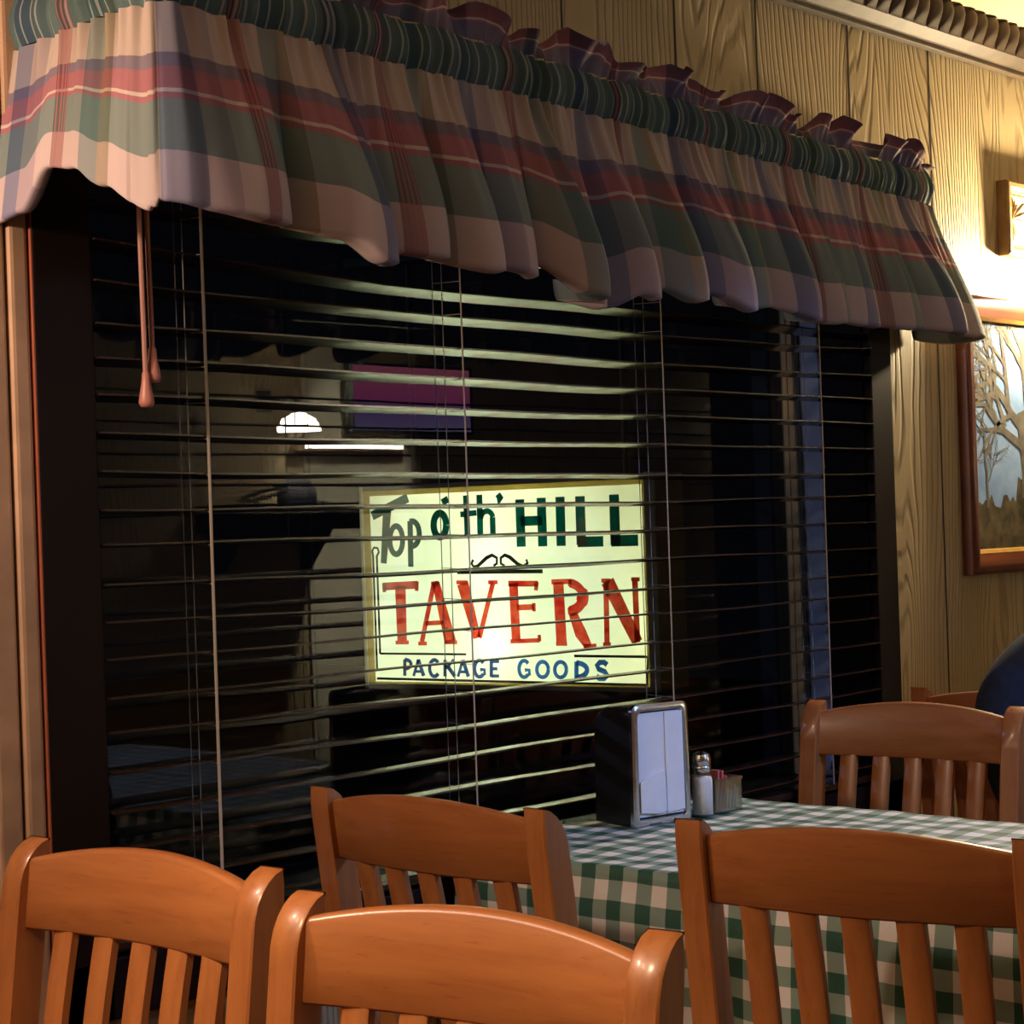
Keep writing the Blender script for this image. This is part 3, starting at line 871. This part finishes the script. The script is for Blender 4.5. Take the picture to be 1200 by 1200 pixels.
# chrome face frame with opening
bm = bmesh.new()
pr = dbox(bm, W2+.001, 0, 0, 0, HT, 0, .012)
def ring(y, inset, bow=0):
    pts = pr(y)
    return [V(p.x*(1-inset/W2), y, .5*HT+(p.z-.5*HT)*(1-inset/(.5*HT))) for p in pts]
loft(bm, [ring(.010, 0), ring(.002, 0), ring(-.001, .004), ring(-.0005, .010), ring(.005, .0125), ring(.010, .0125)], cap=False)
smooth_angle(mesh_obj('chrome_face', bm, M_CHROME, dsp), 40)
bm = bmesh.new()
for k in range(9):
    hw = W2-.013; yk = .004+k*.0016
    r0 = bm.faces.new([bm.verts.new(p) for p in (V(-hw, yk, .014), V(hw, yk, .014), V(hw, yk, HT-.014), V(-hw, yk, HT-.014))])
loft(bm, [[V(-.0465, -.0005, .022), V(-.012, -.002, .018), V(.008, .000, .020), V(.008, .003, .020), V(-.0465, .003, .022)], [V(-.0465, -.001, .070), V(-.030, -.0025, .078), V(.006, .000, .086), V(.006, .003, .086), V(-.0465, .003, .070)]])
loft(bm, [[V(.010, .001, .016), V(.0465, .000, .020), V(.0465, .003, .020), V(.010, .003, .016)], [V(.010, .002, .178), V(.0465, .001, .178), V(.0465, .003, .178), V(.010, .003, .178)]])
mesh_obj('napkins', bm, M_NAPKIN, dsp)

# shakers
def shaker(loc, label, fill):
    """a faceted glass shaker"""
    t = thing('salt_shaker' if fill is M_SALT else 'pepper_shaker', label, 'shaker', loc)
    bm = bmesh.new(); lathe(bm, [(.0, 0), (.0175, 0), (.0185, .004), (.0185, .052), (.0170, .058), (.012, .064), (.0112, .070)], 10)
    smooth_angle(mesh_obj('glass_body', bm, M_GLASS, t), 20)
    bm = bmesh.new(); lathe(bm, [(0, .003), (.0165, .003), (.0168, .050), (.0155, .056), (0, .058)], 20); mesh_obj('contents', bm, fill, t, True)
    bm = bmesh.new(); lathe(bm, [(.0140, .064), (.0155, .066), (.0155, .071), (.0140, .073), (.0158, .076), (.0155, .083), (.0130, .089), (.006, .0925), (0, .0935)], 24)
    smooth_angle(mesh_obj('chrome_cap', bm, M_CHROME, t), 40)
    t.scale = (1.0, 1.0, 1.13)
    return t
shaker((1.034, -.192, ZT), 'glass salt shaker with chrome cap, right of the napkin dispenser', M_SALT)
# sugar caddy of clear plastic
cad = thing('sugar_caddy', 'small clear sugar packet caddy beside the salt shaker', 'caddy', (1.096, -.176, ZT), -.15)
bm = bmesh.new()
hw, hd, h = .031, .026, .056
for (x0, x1, y0, y1) in ((-hw, hw, -hd, -hd+.002), (-hw, hw, hd-.002, hd), (-hw, -hw+.002, -hd, hd), (hw-.002, hw, -hd, hd)):
    box(bm, x0, x1, y0, y1, 0, h)
box(bm, -hw-.001, hw+.001, -hd-.002, -hd, h-.004, h); box(bm, hw, hw+.002, -hd-.001, hd+.001, h-.004, h)
box(bm, -hw, hw, -hd, hd, 0, .002)
mesh_obj('caddy_box', bm, M_CADDY, cad)
pk = []
for k in range(7):
    x = -.023+k*.0075; pink = k in (0, 1, 2)
    bm = bmesh.new()
    box(bm, -.0016, .0016, -.022, .022, 0, (.066, .058, .05, .035, .03, .04, .034)[k], .001)
    if k == 0:
        p = mesh_obj('sugar_packet', bm, M_PINK)
    else:
        p = mesh_obj('sugar_packet', bm, M_PINK if pink else M_WHITEP)
    p.location = V(1.096, -.176, ZT+.0035)+Matrix.Rotation(-.15, 3, 'Z') @ V(x, 0, 0); p.rotation_euler = (0, .10+.03*(k % 3), -.15)
    if k in (1, 2): p.scale = (1, 1, 1.12)
    tag(p, 'pink sugar packet standing in the clear caddy, nearest the salt shaker' if pink else 'white sugar packet standing upright in the clear caddy', 'sugar packet', 'pink sugar packets in the caddy' if pink else 'white sugar packets in the caddy')

# ------------------------------------------------------------------ painting
PX0, PX1, PZ0, PZ1 = 2.246, 2.98, 1.122, 1.735
pic = thing('framed_painting', 'painting of a bare tree on pale blue sky in a dark red wooden frame', 'painting', ((PX0+PX1)/2, 0, (PZ0+PZ1)/2))
pw, ph = (PX1-PX0)/2, (PZ1-PZ0)/2
fp = [(0, 0), (0, -.022), (.006, -.030), (.018, -.032), (.030, -.026), (.040, -.018), (.046, -.014), (.046, 0)]
def frame(bm, pw, ph, fp):
    cs = [(-1, -1), (1, -1), (1, 1), (-1, 1)]
    rr = []
    for sx_, sz_ in cs: rr.append([bm.verts.new((sx_*(pw-i), y, sz_*(ph-i))) for i, y in fp])
    for k in range(4):
        a, b = rr[k], rr[(k+1) % 4]
        for j in range(len(fp)-1): bm.faces.new((a[j], b[j], b[j+1], a[j+1]))
bm = bmesh.new(); frame(bm, pw, ph, fp); smooth_angle(mesh_obj('frame', bm, M_FRAME, pic), 50)
bm = bmesh.new(); frame(bm, pw-.045, ph-.045, [(0, -.004), (0, -.016), (.008, -.012), (.010, -.004)]); mesh_obj('gilt_lip', bm, M_GILT, pic)
def canvas():
    m = NT('canvas_sky'); v = m.coords((1, 1, 1), 'Object')
    n = m.noise(v, 7, 4, .6, .6); c = m.ramp(n, [(.3, (.18, .30, .55)), (.7, (.33, .49, .78))])
    m.base(c).rough(.95, 0, .05); return m.m
bm = bmesh.new(); box(bm, -pw+.04, pw-.04, -.006, -.002, -ph+.04, ph-.04); cv = mesh_obj('canvas', bm, canvas(), pic)
M_HILL = simple('painted_hill', (.10, .085, .055), .95, spec=.05, var=.5, scale=25)
M_TREE = simple('painted_bark', (.15, .14, .12), .95, spec=.05, var=.3, scale=30)
bm = bmesh.new()
hill = [(-pw+.047, -ph+.047), (pw-.047, -ph+.047), (pw-.047, -.12)]
x = pw-.05
rnd = random.Random(3)
while x > -pw+.055:
    hill.append((x, -.155+.035*rnd.random()+(.03 if x > -.12 else -.01))); x -= .014
hill.append((-pw+.047, -.175))
ngon_prism(bm, hill, lambda p: V(p[0], -.0064, p[1]), lambda p: V(p[0], -.0068, p[1]))
mesh_obj('painted_hills', bm, M_HILL, cv)
bm = bmesh.new()
rnd = random.Random(11)
def branch(x, z, ang, w, ln, dep, lay=[0]):
    pts = [(x, z)]; n = 6
    for i in range(n):
        ang += rnd.uniform(-.22, .22); x += math.cos(ang)*ln/n; z += math.sin(ang)*ln/n; pts.append((x, z))
    lay[0] = (lay[0]+1) % 9
    y = -.0070-.00004*lay[0]
    pr = None; LX, LZ = pw-.05, ph-.05
    for i, p in enumerate(pts):
        p = (max(-LX, min(LX, p[0])), max(-LZ, min(LZ, p[1])))
        q = pts[min(i+1, n)]; r = pts[max(i-1, 0)]
        d = Vector((q[0]-r[0], q[1]-r[1])); 
        if d.length < 1e-6: continue
        d.normalize(); ww = w*(1-.5*i/n)/2
        cur = (bm.verts.new((p[0]-d.y*ww, y, p[1]+d.x*ww)), bm.verts.new((p[0]+d.y*ww, y, p[1]-d.x*ww)))
        if pr: bm.faces.new((pr[0], cur[0], cur[1], pr[1]))
        pr = cur
    if dep > 0:
        for i in range(2, n+1, 1):
            if rnd.random() < .75 or i == n:
                branch(pts[i][0], pts[i][1], ang+rnd.choice((-1, 1))*rnd.uniform(.35, .95), w*.5, ln*rnd.uniform(.45, .68), dep-1)
branch(-.06, -.14, 1.62, .085, .20, 0)
branch(-.06, .0, 1.75, .036, .24, 3); branch(-.075, .0, 2.5, .026, .24, 3); branch(-.07, -.03, 3.0, .022, .22, 3); branch(-.03, .02, 1.2, .034, .26, 3)
branch(-.03, .0, .6, .026, .28, 3); branch(-.15, .05, 1.9, .018, .22, 3); branch(-.02, -.02, .1, .022, .24, 3); branch(-.17, .02, 2.2, .014, .20, 3)
branch(-.26, -.16, 1.5, .010, .16, 3)
mesh_obj('painted_tree', bm, M_TREE, cv)

# small carved plaque
plq = thing('carved_plaque', 'small framed wooden plaque with a carved fan, above the painting', 'plaque', (2.595, 0, 1.920))
qw, qh = .145, .085
bm = bmesh.new(); frame(bm, qw, qh, [(0, 0), (0, -.026), (.005, -.030), (.014, -.030), (.020, -.022), (.024, -.020), (.026, -.010)]); mesh_obj('frame', bm, M_PLQ, plq)
bm = bmesh.new(); box(bm, -qw+.02, qw-.02, -.012, -.003, -qh+.02, qh-.02); pn = mesh_obj('carved_panel', bm, M_PLQ2, plq)
bm = bmesh.new()
for c_, a0, a1 in ((-.105, -75, 75), (.105, 105, 255)):
    for k in range(11):
        a = math.radians(a0+(a1-a0)*k/10); L = .085 if abs(math.degrees(a)-(0 if c_ < 0 else 180)) < 40 else .052
        p0 = V(c_+.010*math.cos(a), -.013, .010*math.sin(a)); p1 = V(c_+L*math.cos(a)*.9, -.013, max(-.055, min(.055, L*math.sin(a))))
        tube(bm, [p0, p0.lerp(p1, .6), p1], [.0012, .0028, .0008], 6)
    bmesh.ops.create_uvsphere(bm, u_segments=10, v_segments=6, radius=.007, matrix=Matrix.Translation((c_, -.013, 0)))
box(bm, -qw+.028, qw-.028, -.0135, -.012, -qh+.028, -qh+.030); box(bm, -qw+.028, qw-.028, -.0135, -.012, qh-.030, qh-.028)
box(bm, -qw+.028, -qw+.030, -.0135, -.012, -qh+.028, qh-.028); box(bm, qw-.030, qw-.028, -.0135, -.012, -qh+.028, qh-.028)
mesh_obj('fan_carving', bm, M_PLQ, pn)

# ------------------------------------------------------------------ lamps of the room
def wall_lamp(loc, label, energy, col, es, facing=1, name='wall_lamp', rad=.085):
    """dome shade on a wall arm, facing -> direction away from the wall (+1 = towards -y)"""
    t = thing(name, label, 'lamp', loc)
    bm = bmesh.new(); lathe(bm, [(.012, .085), (.03, .08), (rad*.75, .055), (rad*.97, .02), (rad, 0), (rad*.98, .0), (rad*.94, .02), (rad*.72, .05), (.03, .074), (.012, .078)], 28)
    mesh_obj('lamp_shade', bm, emit(name+'_shade', col, es), t, True)
    bm = bmesh.new(); tube(bm, [V(0, 0, .08), V(0, 0, .13), V(0, facing*.05, .16), V(0, facing*.24, .15)], .008, 8)
    lathe(bm, [(.02, .078), (.022, .10), (.010, .115)], 16)
    mesh_obj('lamp_arm', bm, M_IRON, t)
    bm = bmesh.new(); box(bm, -.04, .04, facing*.24-.01, facing*.24+.01, .10, .20, .004); mesh_obj('wall_plate', bm, M_IRON, t)
    return t
# sconce beside the painting, just out of the frame to the right
t = thing('wall_sconce', 'candle wall sconce on the panelling between the carved plaque and the painting', 'lamp', (2.63, -.095, 1.795))
bm = bmesh.new(); lathe(bm, [(0, -.022), (.012, -.020), (.021, -.006), (.023, .006), (.016, .026), (.007, .042), (0, .048)], 20)
mesh_obj('bulb', bm, emit('bulb_glow', (1, .78, .46), 2900), t, True)
bm = bmesh.new(); lathe(bm, [(.004, -.06), (.012, -.056), (.013, -.028), (.011, -.022)], 16); tube(bm, [V(0, 0, -.055), V(0, .035, -.075), V(0, .07, -.06), V(0, .09, -.045)], .006, 8)
mesh_obj('lamp_arm', bm, M_IRON, t)
bm = bmesh.new(); box(bm, -.022, .022, .085, .095, -.085, .0, .004); mesh_obj('wall_plate', bm, M_IRON, t)
# the lamp mirrored in the glass
wall_lamp((4.13, RY+.25, 1.725), 'white dome wall lamp mirrored in the window glass', 0, (1, .93, .74), 75, -1, 'dome_lamp', .10)

tv = thing('television', 'flat screen showing magenta and blue, mirrored in the glass above the sign', 'television', (5.03, RY, 1.905))
bm = bmesh.new(); box(bm, -.42, .42, .03, .07, -.17, .17, .005); mesh_obj('screen_case', bm, M_BLACK, tv)
bm = bmesh.new(); box(bm, -.395, .395, .070, .073, -.155, .155)
mesh_obj('screen', bm, emit('tv_picture', (1, .2, .6), 4.0, [(0, (.16, .18, .34)), (.36, (.10, .08, .28)), (.48, (.36, .06, .20)), (1, (.46, .12, .18))]), tv)
bm = bmesh.new(); box(bm, -.1, .1, 0, .035, -.1, .1); mesh_obj('wall_mount', bm, M_BLACK, tv)

lt = thing('picture_light', 'bright slim wall light mirrored in the glass right of the sign', 'lamp', (7.75, RY, 1.86))
bm = bmesh.new(); box(bm, -.13, .13, .05, .09, -.028, .028, .006); mesh_obj('tube_cover', bm, emit('slim_light', (1, .9, .65), 40), lt)
bm = bmesh.new(); box(bm, -.14, .14, .0, .05, -.033, .033, .004); mesh_obj('housing', bm, M_IRON, lt)
lt = thing('shelf_light', 'long bright strip light under the television, mirrored in the glass', 'lamp', (4.64, RY, 1.668))
bm = bmesh.new(); box(bm, -.31, .31, .05, .07, -.008, .010, .003); mesh_obj('tube_cover', bm, emit('strip_glow', (1, .96, .78), 38), lt)
bm = bmesh.new(); box(bm, -.34, .34, .0, .055, -.020, .022, .004); mesh_obj('housing', bm, M_TRIMWOOD, lt)

# what else the glass mirrors on the far wall: a cream board, its pale colour standing in for light on the wall, a dark shelf with a cap and a fern on it
bm = bmesh.new(); box(bm, 4.37, 5.12, RY, RY+.012, 0, CZ); struct('trim_6', bm, simple('lit_cream_board', (.72, .66, .50), .6, var=.05, scale=5))
sh = thing('wall_shelf', 'dark wall shelf with a cap and a fern on it, mirrored left of the sign', 'shelf', (4.08, RY, 1.30))
bm = bmesh.new(); box(bm, -.36, .36, 0, .30, -.02, .10, .006); mesh_obj('shelf_box', bm, M_CASING, sh)
for lx in (-.25, .25):
    bm = bmesh.new(); ngon_prism(bm, [(0, -.02), (.22, -.02), (.02, -.24), (0, -.24)], lambda p: V(lx-.012, p[0], p[1]), lambda p: V(lx+.012, p[0], p[1])); mesh_obj('shelf_bracket', bm, M_CASING, sh)
cp = thing('cap', 'grey cap lying on the dark shelf mirrored left of the sign', 'cap', (4.18, RY+.16, 1.402))
bm = bmesh.new(); lathe(bm, [(.088, 0), (.092, .02), (.088, .06), (.066, .10), (.03, .12), (0, .124)], 24); mesh_obj('crown', bm, simple('grey_felt', (.30, .30, .34), .9), cp, True)
bm = bmesh.new(); loft(bm, [[V(.075*math.cos(a)*k, .03+.075*math.sin(a)*k+.03*(k-1)*3, z) for a in [PI*i/12 for i in range(13)]] for k, z in ((1, .004), (1.35, .0), (1.35, .004), (1, .008))], closed=False, cap=False); mesh_obj('visor', bm, simple('blue_felt', (.04, .08, .25), .8), cp, True)
fn = thing('fern_sprig', 'green fern sprig lying along the front of the dark shelf', 'plant', (3.93, RY+.22, 1.402))
bm = bmesh.new(); tube(bm, [V(-.14, 0, .012), V(0, .01, .05), V(.15, .0, .075)], .003, 6); mesh_obj('stem', bm, M_HILL, fn)
bm = bmesh.new()
for k in range(15):
    t = k/14; b0 = V(-.13+.27*t, .008, .014+.058*t)
    for sg in (-1, 1):
        L = .045*(1-.5*abs(t-.45)); tip = b0+V(.014, sg*.02, sg*L*.8); w_ = V(.009, 0, 0)
        a_, b_, c_, d_ = (bm.verts.new(p) for p in (b0, b0.lerp(tip, .5)+w_, tip, b0.lerp(tip, .5)-w_)); bm.faces.new((a_, b_, c_, d_))
mesh_obj('leaves', bm, simple('fern_green', (.10, .26, .20), .5), fn)

# ------------------------------------------------------------------ person in the far chair
per = bpy.data.meshes.new('person')
J = {}
vs, es, rs = [], [], []
def j(name, p, r, parent=None):
    J[name] = len(vs); vs.append(p); rs.append(r if isinstance(r, tuple) else (r, r))
    if parent: es.append((J[parent], J[name]))
PB = -.70                                             # centre line, distance from the wall
j('pelvis', (2.16, PB, .53), (.13, .11))
j('waist', (2.10, PB, .70), (.125, .105), 'pelvis')
j('chest', (2.07, PB, .90), (.15, .115), 'waist')
j('upper', (2.08, PB, 1.02), (.13, .095), 'chest')
j('neck', (2.10, PB, 1.12), .055, 'upper')
j('head0', (2.12, PB, 1.18), .065, 'neck')
j('head1', (2.13, PB, 1.26), .085, 'head0')
j('head2', (2.125, PB, 1.33), .075, 'head1')
for s, nm in ((1, 'L'), (-1, 'R')):                   # L side towards the window
    if s > 0:
        j('sh'+nm, (2.04, PB+.19, 1.05), .080, 'upper')
        j('ua'+nm, (1.93, PB+.28, 1.01), .072, 'sh'+nm)
        j('el'+nm, (1.805, PB+.365, .915), .058, 'ua'+nm)
        j('fa'+nm, (1.785, PB+.365, .82), .050, 'el'+nm)
        j('wr'+nm, (1.785, PB+.33, .715), .032, 'fa'+nm)
        hb, hd_ = V(1.785, PB+.315, .68), V(.03, -.25, -1).normalized()
    else:
        j('sh'+nm, (2.07, PB-.18, 1.02), .075, 'upper')
        j('ua'+nm, (2.12, PB-.23, .89), .058, 'sh'+nm)
        j('el'+nm, (2.18, PB-.25, .76), .048, 'ua'+nm)
        j('wr'+nm, (2.38, PB-.18, .70), .032, 'el'+nm)
        hb, hd_ = V(2.42, PB-.17, .69), V(1, .1, -.25).normalized()
    j('palm'+nm, tuple(hb), (.034, .02), 'wr'+nm)
    kn = hb+hd_*.045
    side = hd_.cross(V(0, 0, 1) if abs(hd_.z) < .8 else V(1, 0, 0)).normalized()
    for f in range(4):
        L = (.072, .080, .075, .060)[f]
        o = side*((f-1.5)*.019)
        j('k%d%s' % (f, nm), tuple(kn+o), .0105, 'palm'+nm)
        bend = V(.012, 0, -.006) if s > 0 else V(0, 0, -.02)
        j('m%d%s' % (f, nm), tuple(kn+o+hd_*L*.5+bend*.5), .009, 'k%d%s' % (f, nm))
        j('t%d%s' % (f, nm), tuple(kn+o+hd_*L+bend*1.8), .0075, 'm%d%s' % (f, nm))
    j('th0'+nm, tuple(hb+side*-.03+hd_*.005), .011, 'palm'+nm)
    j('th1'+nm, tuple(hb+side*-.048+hd_*.04), .009, 'th0'+nm)
    j('hip'+nm, (2.20, PB+s*.09, .52), .095, 'pelvis')
    j('th'+nm, (2.42, PB+s*.12, .53), .080, 'hip'+nm)
    j('kn'+nm, (2.62, PB+s*.13, .51), .058, 'th'+nm)
    j('ca'+nm, (2.63, PB+s*.13, .33), .052, 'kn'+nm)
    j('an'+nm, (2.62, PB+s*.13, .09), .036, 'ca'+nm)
    j('fo'+nm, (2.70, PB+s*.14, .045), .036, 'an'+nm)
    j('to'+nm, (2.80, PB+s*.15, .035), .030, 'fo'+nm)
per.from_pydata([Vector(v) for v in vs], es, [])
po = bpy.data.objects.new('person', per); COL.objects.link(po)
md = po.modifiers.new('skin', 'SKIN'); md.use_smooth_shade = True
for i, r in enumerate(rs):
    sv = per.skin_vertices[0].data[i]; sv.radius = r; sv.use_root = (i == 0)
md2 = po.modifiers.new('sub', 'SUBSURF'); md2.levels = 2; md2.render_levels = 2
dg = bpy.context.evaluated_depsgraph_get()
me2 = bpy.data.meshes.new_from_object(po.evaluated_get(dg))
bpy.data.objects.remove(po)
person = bpy.data.objects.new('person', me2); COL.objects.link(person)
tag(person, 'person in a navy jacket at the right edge, arm over the furthest chair back', 'person')
me2.materials.clear()
for m_ in (M_SKIN, M_NAVY, M_JEAN, M_SHOE): me2.materials.append(m_)
def body_mat(c):
    if c.z > 1.115 and c.x > 2.0: return 0
    if c.z < .075: return 3
    if c.z < .60 and c.x > 2.05: return 2
    if c.x < 1.86 and c.z < .715: return 0
    if c.x > 2.37: return 0
    return 1
for p in me2.polygons: p.use_smooth = True; p.material_index = body_mat(p.center)
# jacket: a loose shell over torso and arms
bm = bmesh.new(); bm.from_mesh(me2)
bmesh.ops.delete(bm, geom=[f for f in bm.faces if body_mat(f.calc_center_median()) != 1], context='FACES')
bm.normal_update()
for v in bm.verts:
    v.co += v.normal*(.014+.006*noise.noise(v.co*14))
jk = mesh_obj('jacket', bm, M_NAVY, person, True)
# hair cap and face
bm = bmesh.new(); bmesh.ops.create_uvsphere(bm, u_segments=24, v_segments=16, radius=1)
for v in list(bm.verts):
    if v.co.z < -.75+.9*max(0, v.co.x+.4) or (v.co.x > .55 and v.co.z < .42): bm.verts.remove(v)
for v in bm.verts: v.co = V(2.122+v.co.x*.096, PB+v.co.y*.092, 1.292+v.co.z*.112)
mesh_obj('hair', bm, M_HAIR, person, True)
bm = bmesh.new()
tube(bm, [V(2.205, PB, 1.295), V(2.228, PB, 1.262), V(2.208, PB, 1.252)], [.007, .013, .006], 10)
mesh_obj('nose', bm, M_SKIN, person, True)
bm = bmesh.new(); tube(bm, [V(2.198, PB-.024, 1.222), V(2.208, PB, 1.220), V(2.198, PB+.024, 1.222)], [.003, .006, .003], 8)
mesh_obj('mouth', bm, simple('lip', (.45, .15, .12), .5), person, True)
for s in (-1, 1):
    bm = bmesh.new(); bmesh.ops.create_uvsphere(bm, u_segments=12, v_segments=8, radius=.009, matrix=Matrix.Translation((2.190, PB+s*.031, 1.282))); mesh_obj('eye', bm, M_HAIR, person, True)
    bm = bmesh.new(); bmesh.ops.create_uvsphere(bm, u_segments=12, v_segments=8, radius=1, matrix=Matrix.Translation((2.115, PB+s*.083, 1.268)) @ Matrix.Diagonal((.018, .008, .030, 1))); mesh_obj('ear', bm, M_SKIN, person, True)

# ------------------------------------------------------------------ light
# pendant over our own table (warm), a cool source from the room, dim ceiling bounce
lamp('warm_pendant', 'POINT', (-.98, -.34, 1.76), 11, (1, .68, .47), .08)
lamp('left_fill', 'POINT', (-.80, -.13, 1.70), 27, (1, .70, .52), .03)  # unseen light added to brighten the valance return
def aim(loc, tgt): return (Vector(tgt)-Vector(loc)).to_track_quat('-Z', 'Y').to_euler()
lamp('chair_fill_spot', 'SPOT', (-1.05, -.75, 1.75), 55, (1, .68, .42), .08, rot=aim((-1.05, -.75, 1.75), (-.55, -.75, .8)), spot_size=math.radians(66), spot_blend=.6)  # unseen spot added to warm only the two nearest chairs
lamp('far_wall_fill', 'SPOT', (4.70, RY+.55, 2.28), 1000, (1, .96, .76), .05, rot=aim((4.70, RY+.55, 2.28), (4.62, RY, 1.60)), spot_size=math.radians(56), spot_blend=.5)  # hidden spot added to brighten the far wall in the reflection
lamp('cool_table_fill', 'SPOT', (1.45, -2.3, 2.28), 130, (.27, .45, 1), .06, rot=aim((1.45, -2.3, 2.28), (1.05, -.35, .80)), spot_size=math.radians(40), spot_blend=.5)  # unseen cool spot added for dispenser and tabletop, cone kept off the valance
lamp('ceiling_lamp', 'AREA', (.2, -1.9, 2.31), 4, (1, .84, .72), .2)
lamp('cool_glow', 'AREA', (1.25, -3.1, 1.95), 4, (.36, .52, 1), .35, rot=(math.radians(68), 0, math.radians(2)))
lamp('exterior_cool_fill', 'POINT', (-2.5, 4.5, 2.6), 60, (.45, .62, 1), .1)  # unseen outdoor light added to throw blue on the right window frame
w = bpy.data.worlds.new('night'); SC.world = w; w.use_nodes = True
w.node_tree.nodes['Background'].inputs[0].default_value = (.01, .012, .018, 1); w.node_tree.nodes['Background'].inputs[1].default_value = .08
SC.view_settings.view_transform = 'Standard'; SC.view_settings.look = 'None'
SC.view_settings.exposure = 0; SC.view_settings.gamma = 1; SC.view_settings.use_curve_mapping = False
SC.cycles.max_bounces = 8; SC.cycles.transparent_max_bounces = 12
SC.cycles.sample_clamp_indirect = 4; SC.cycles.caustics_reflective = False; SC.cycles.caustics_refractive = False
SC.cycles.use_denoising = True
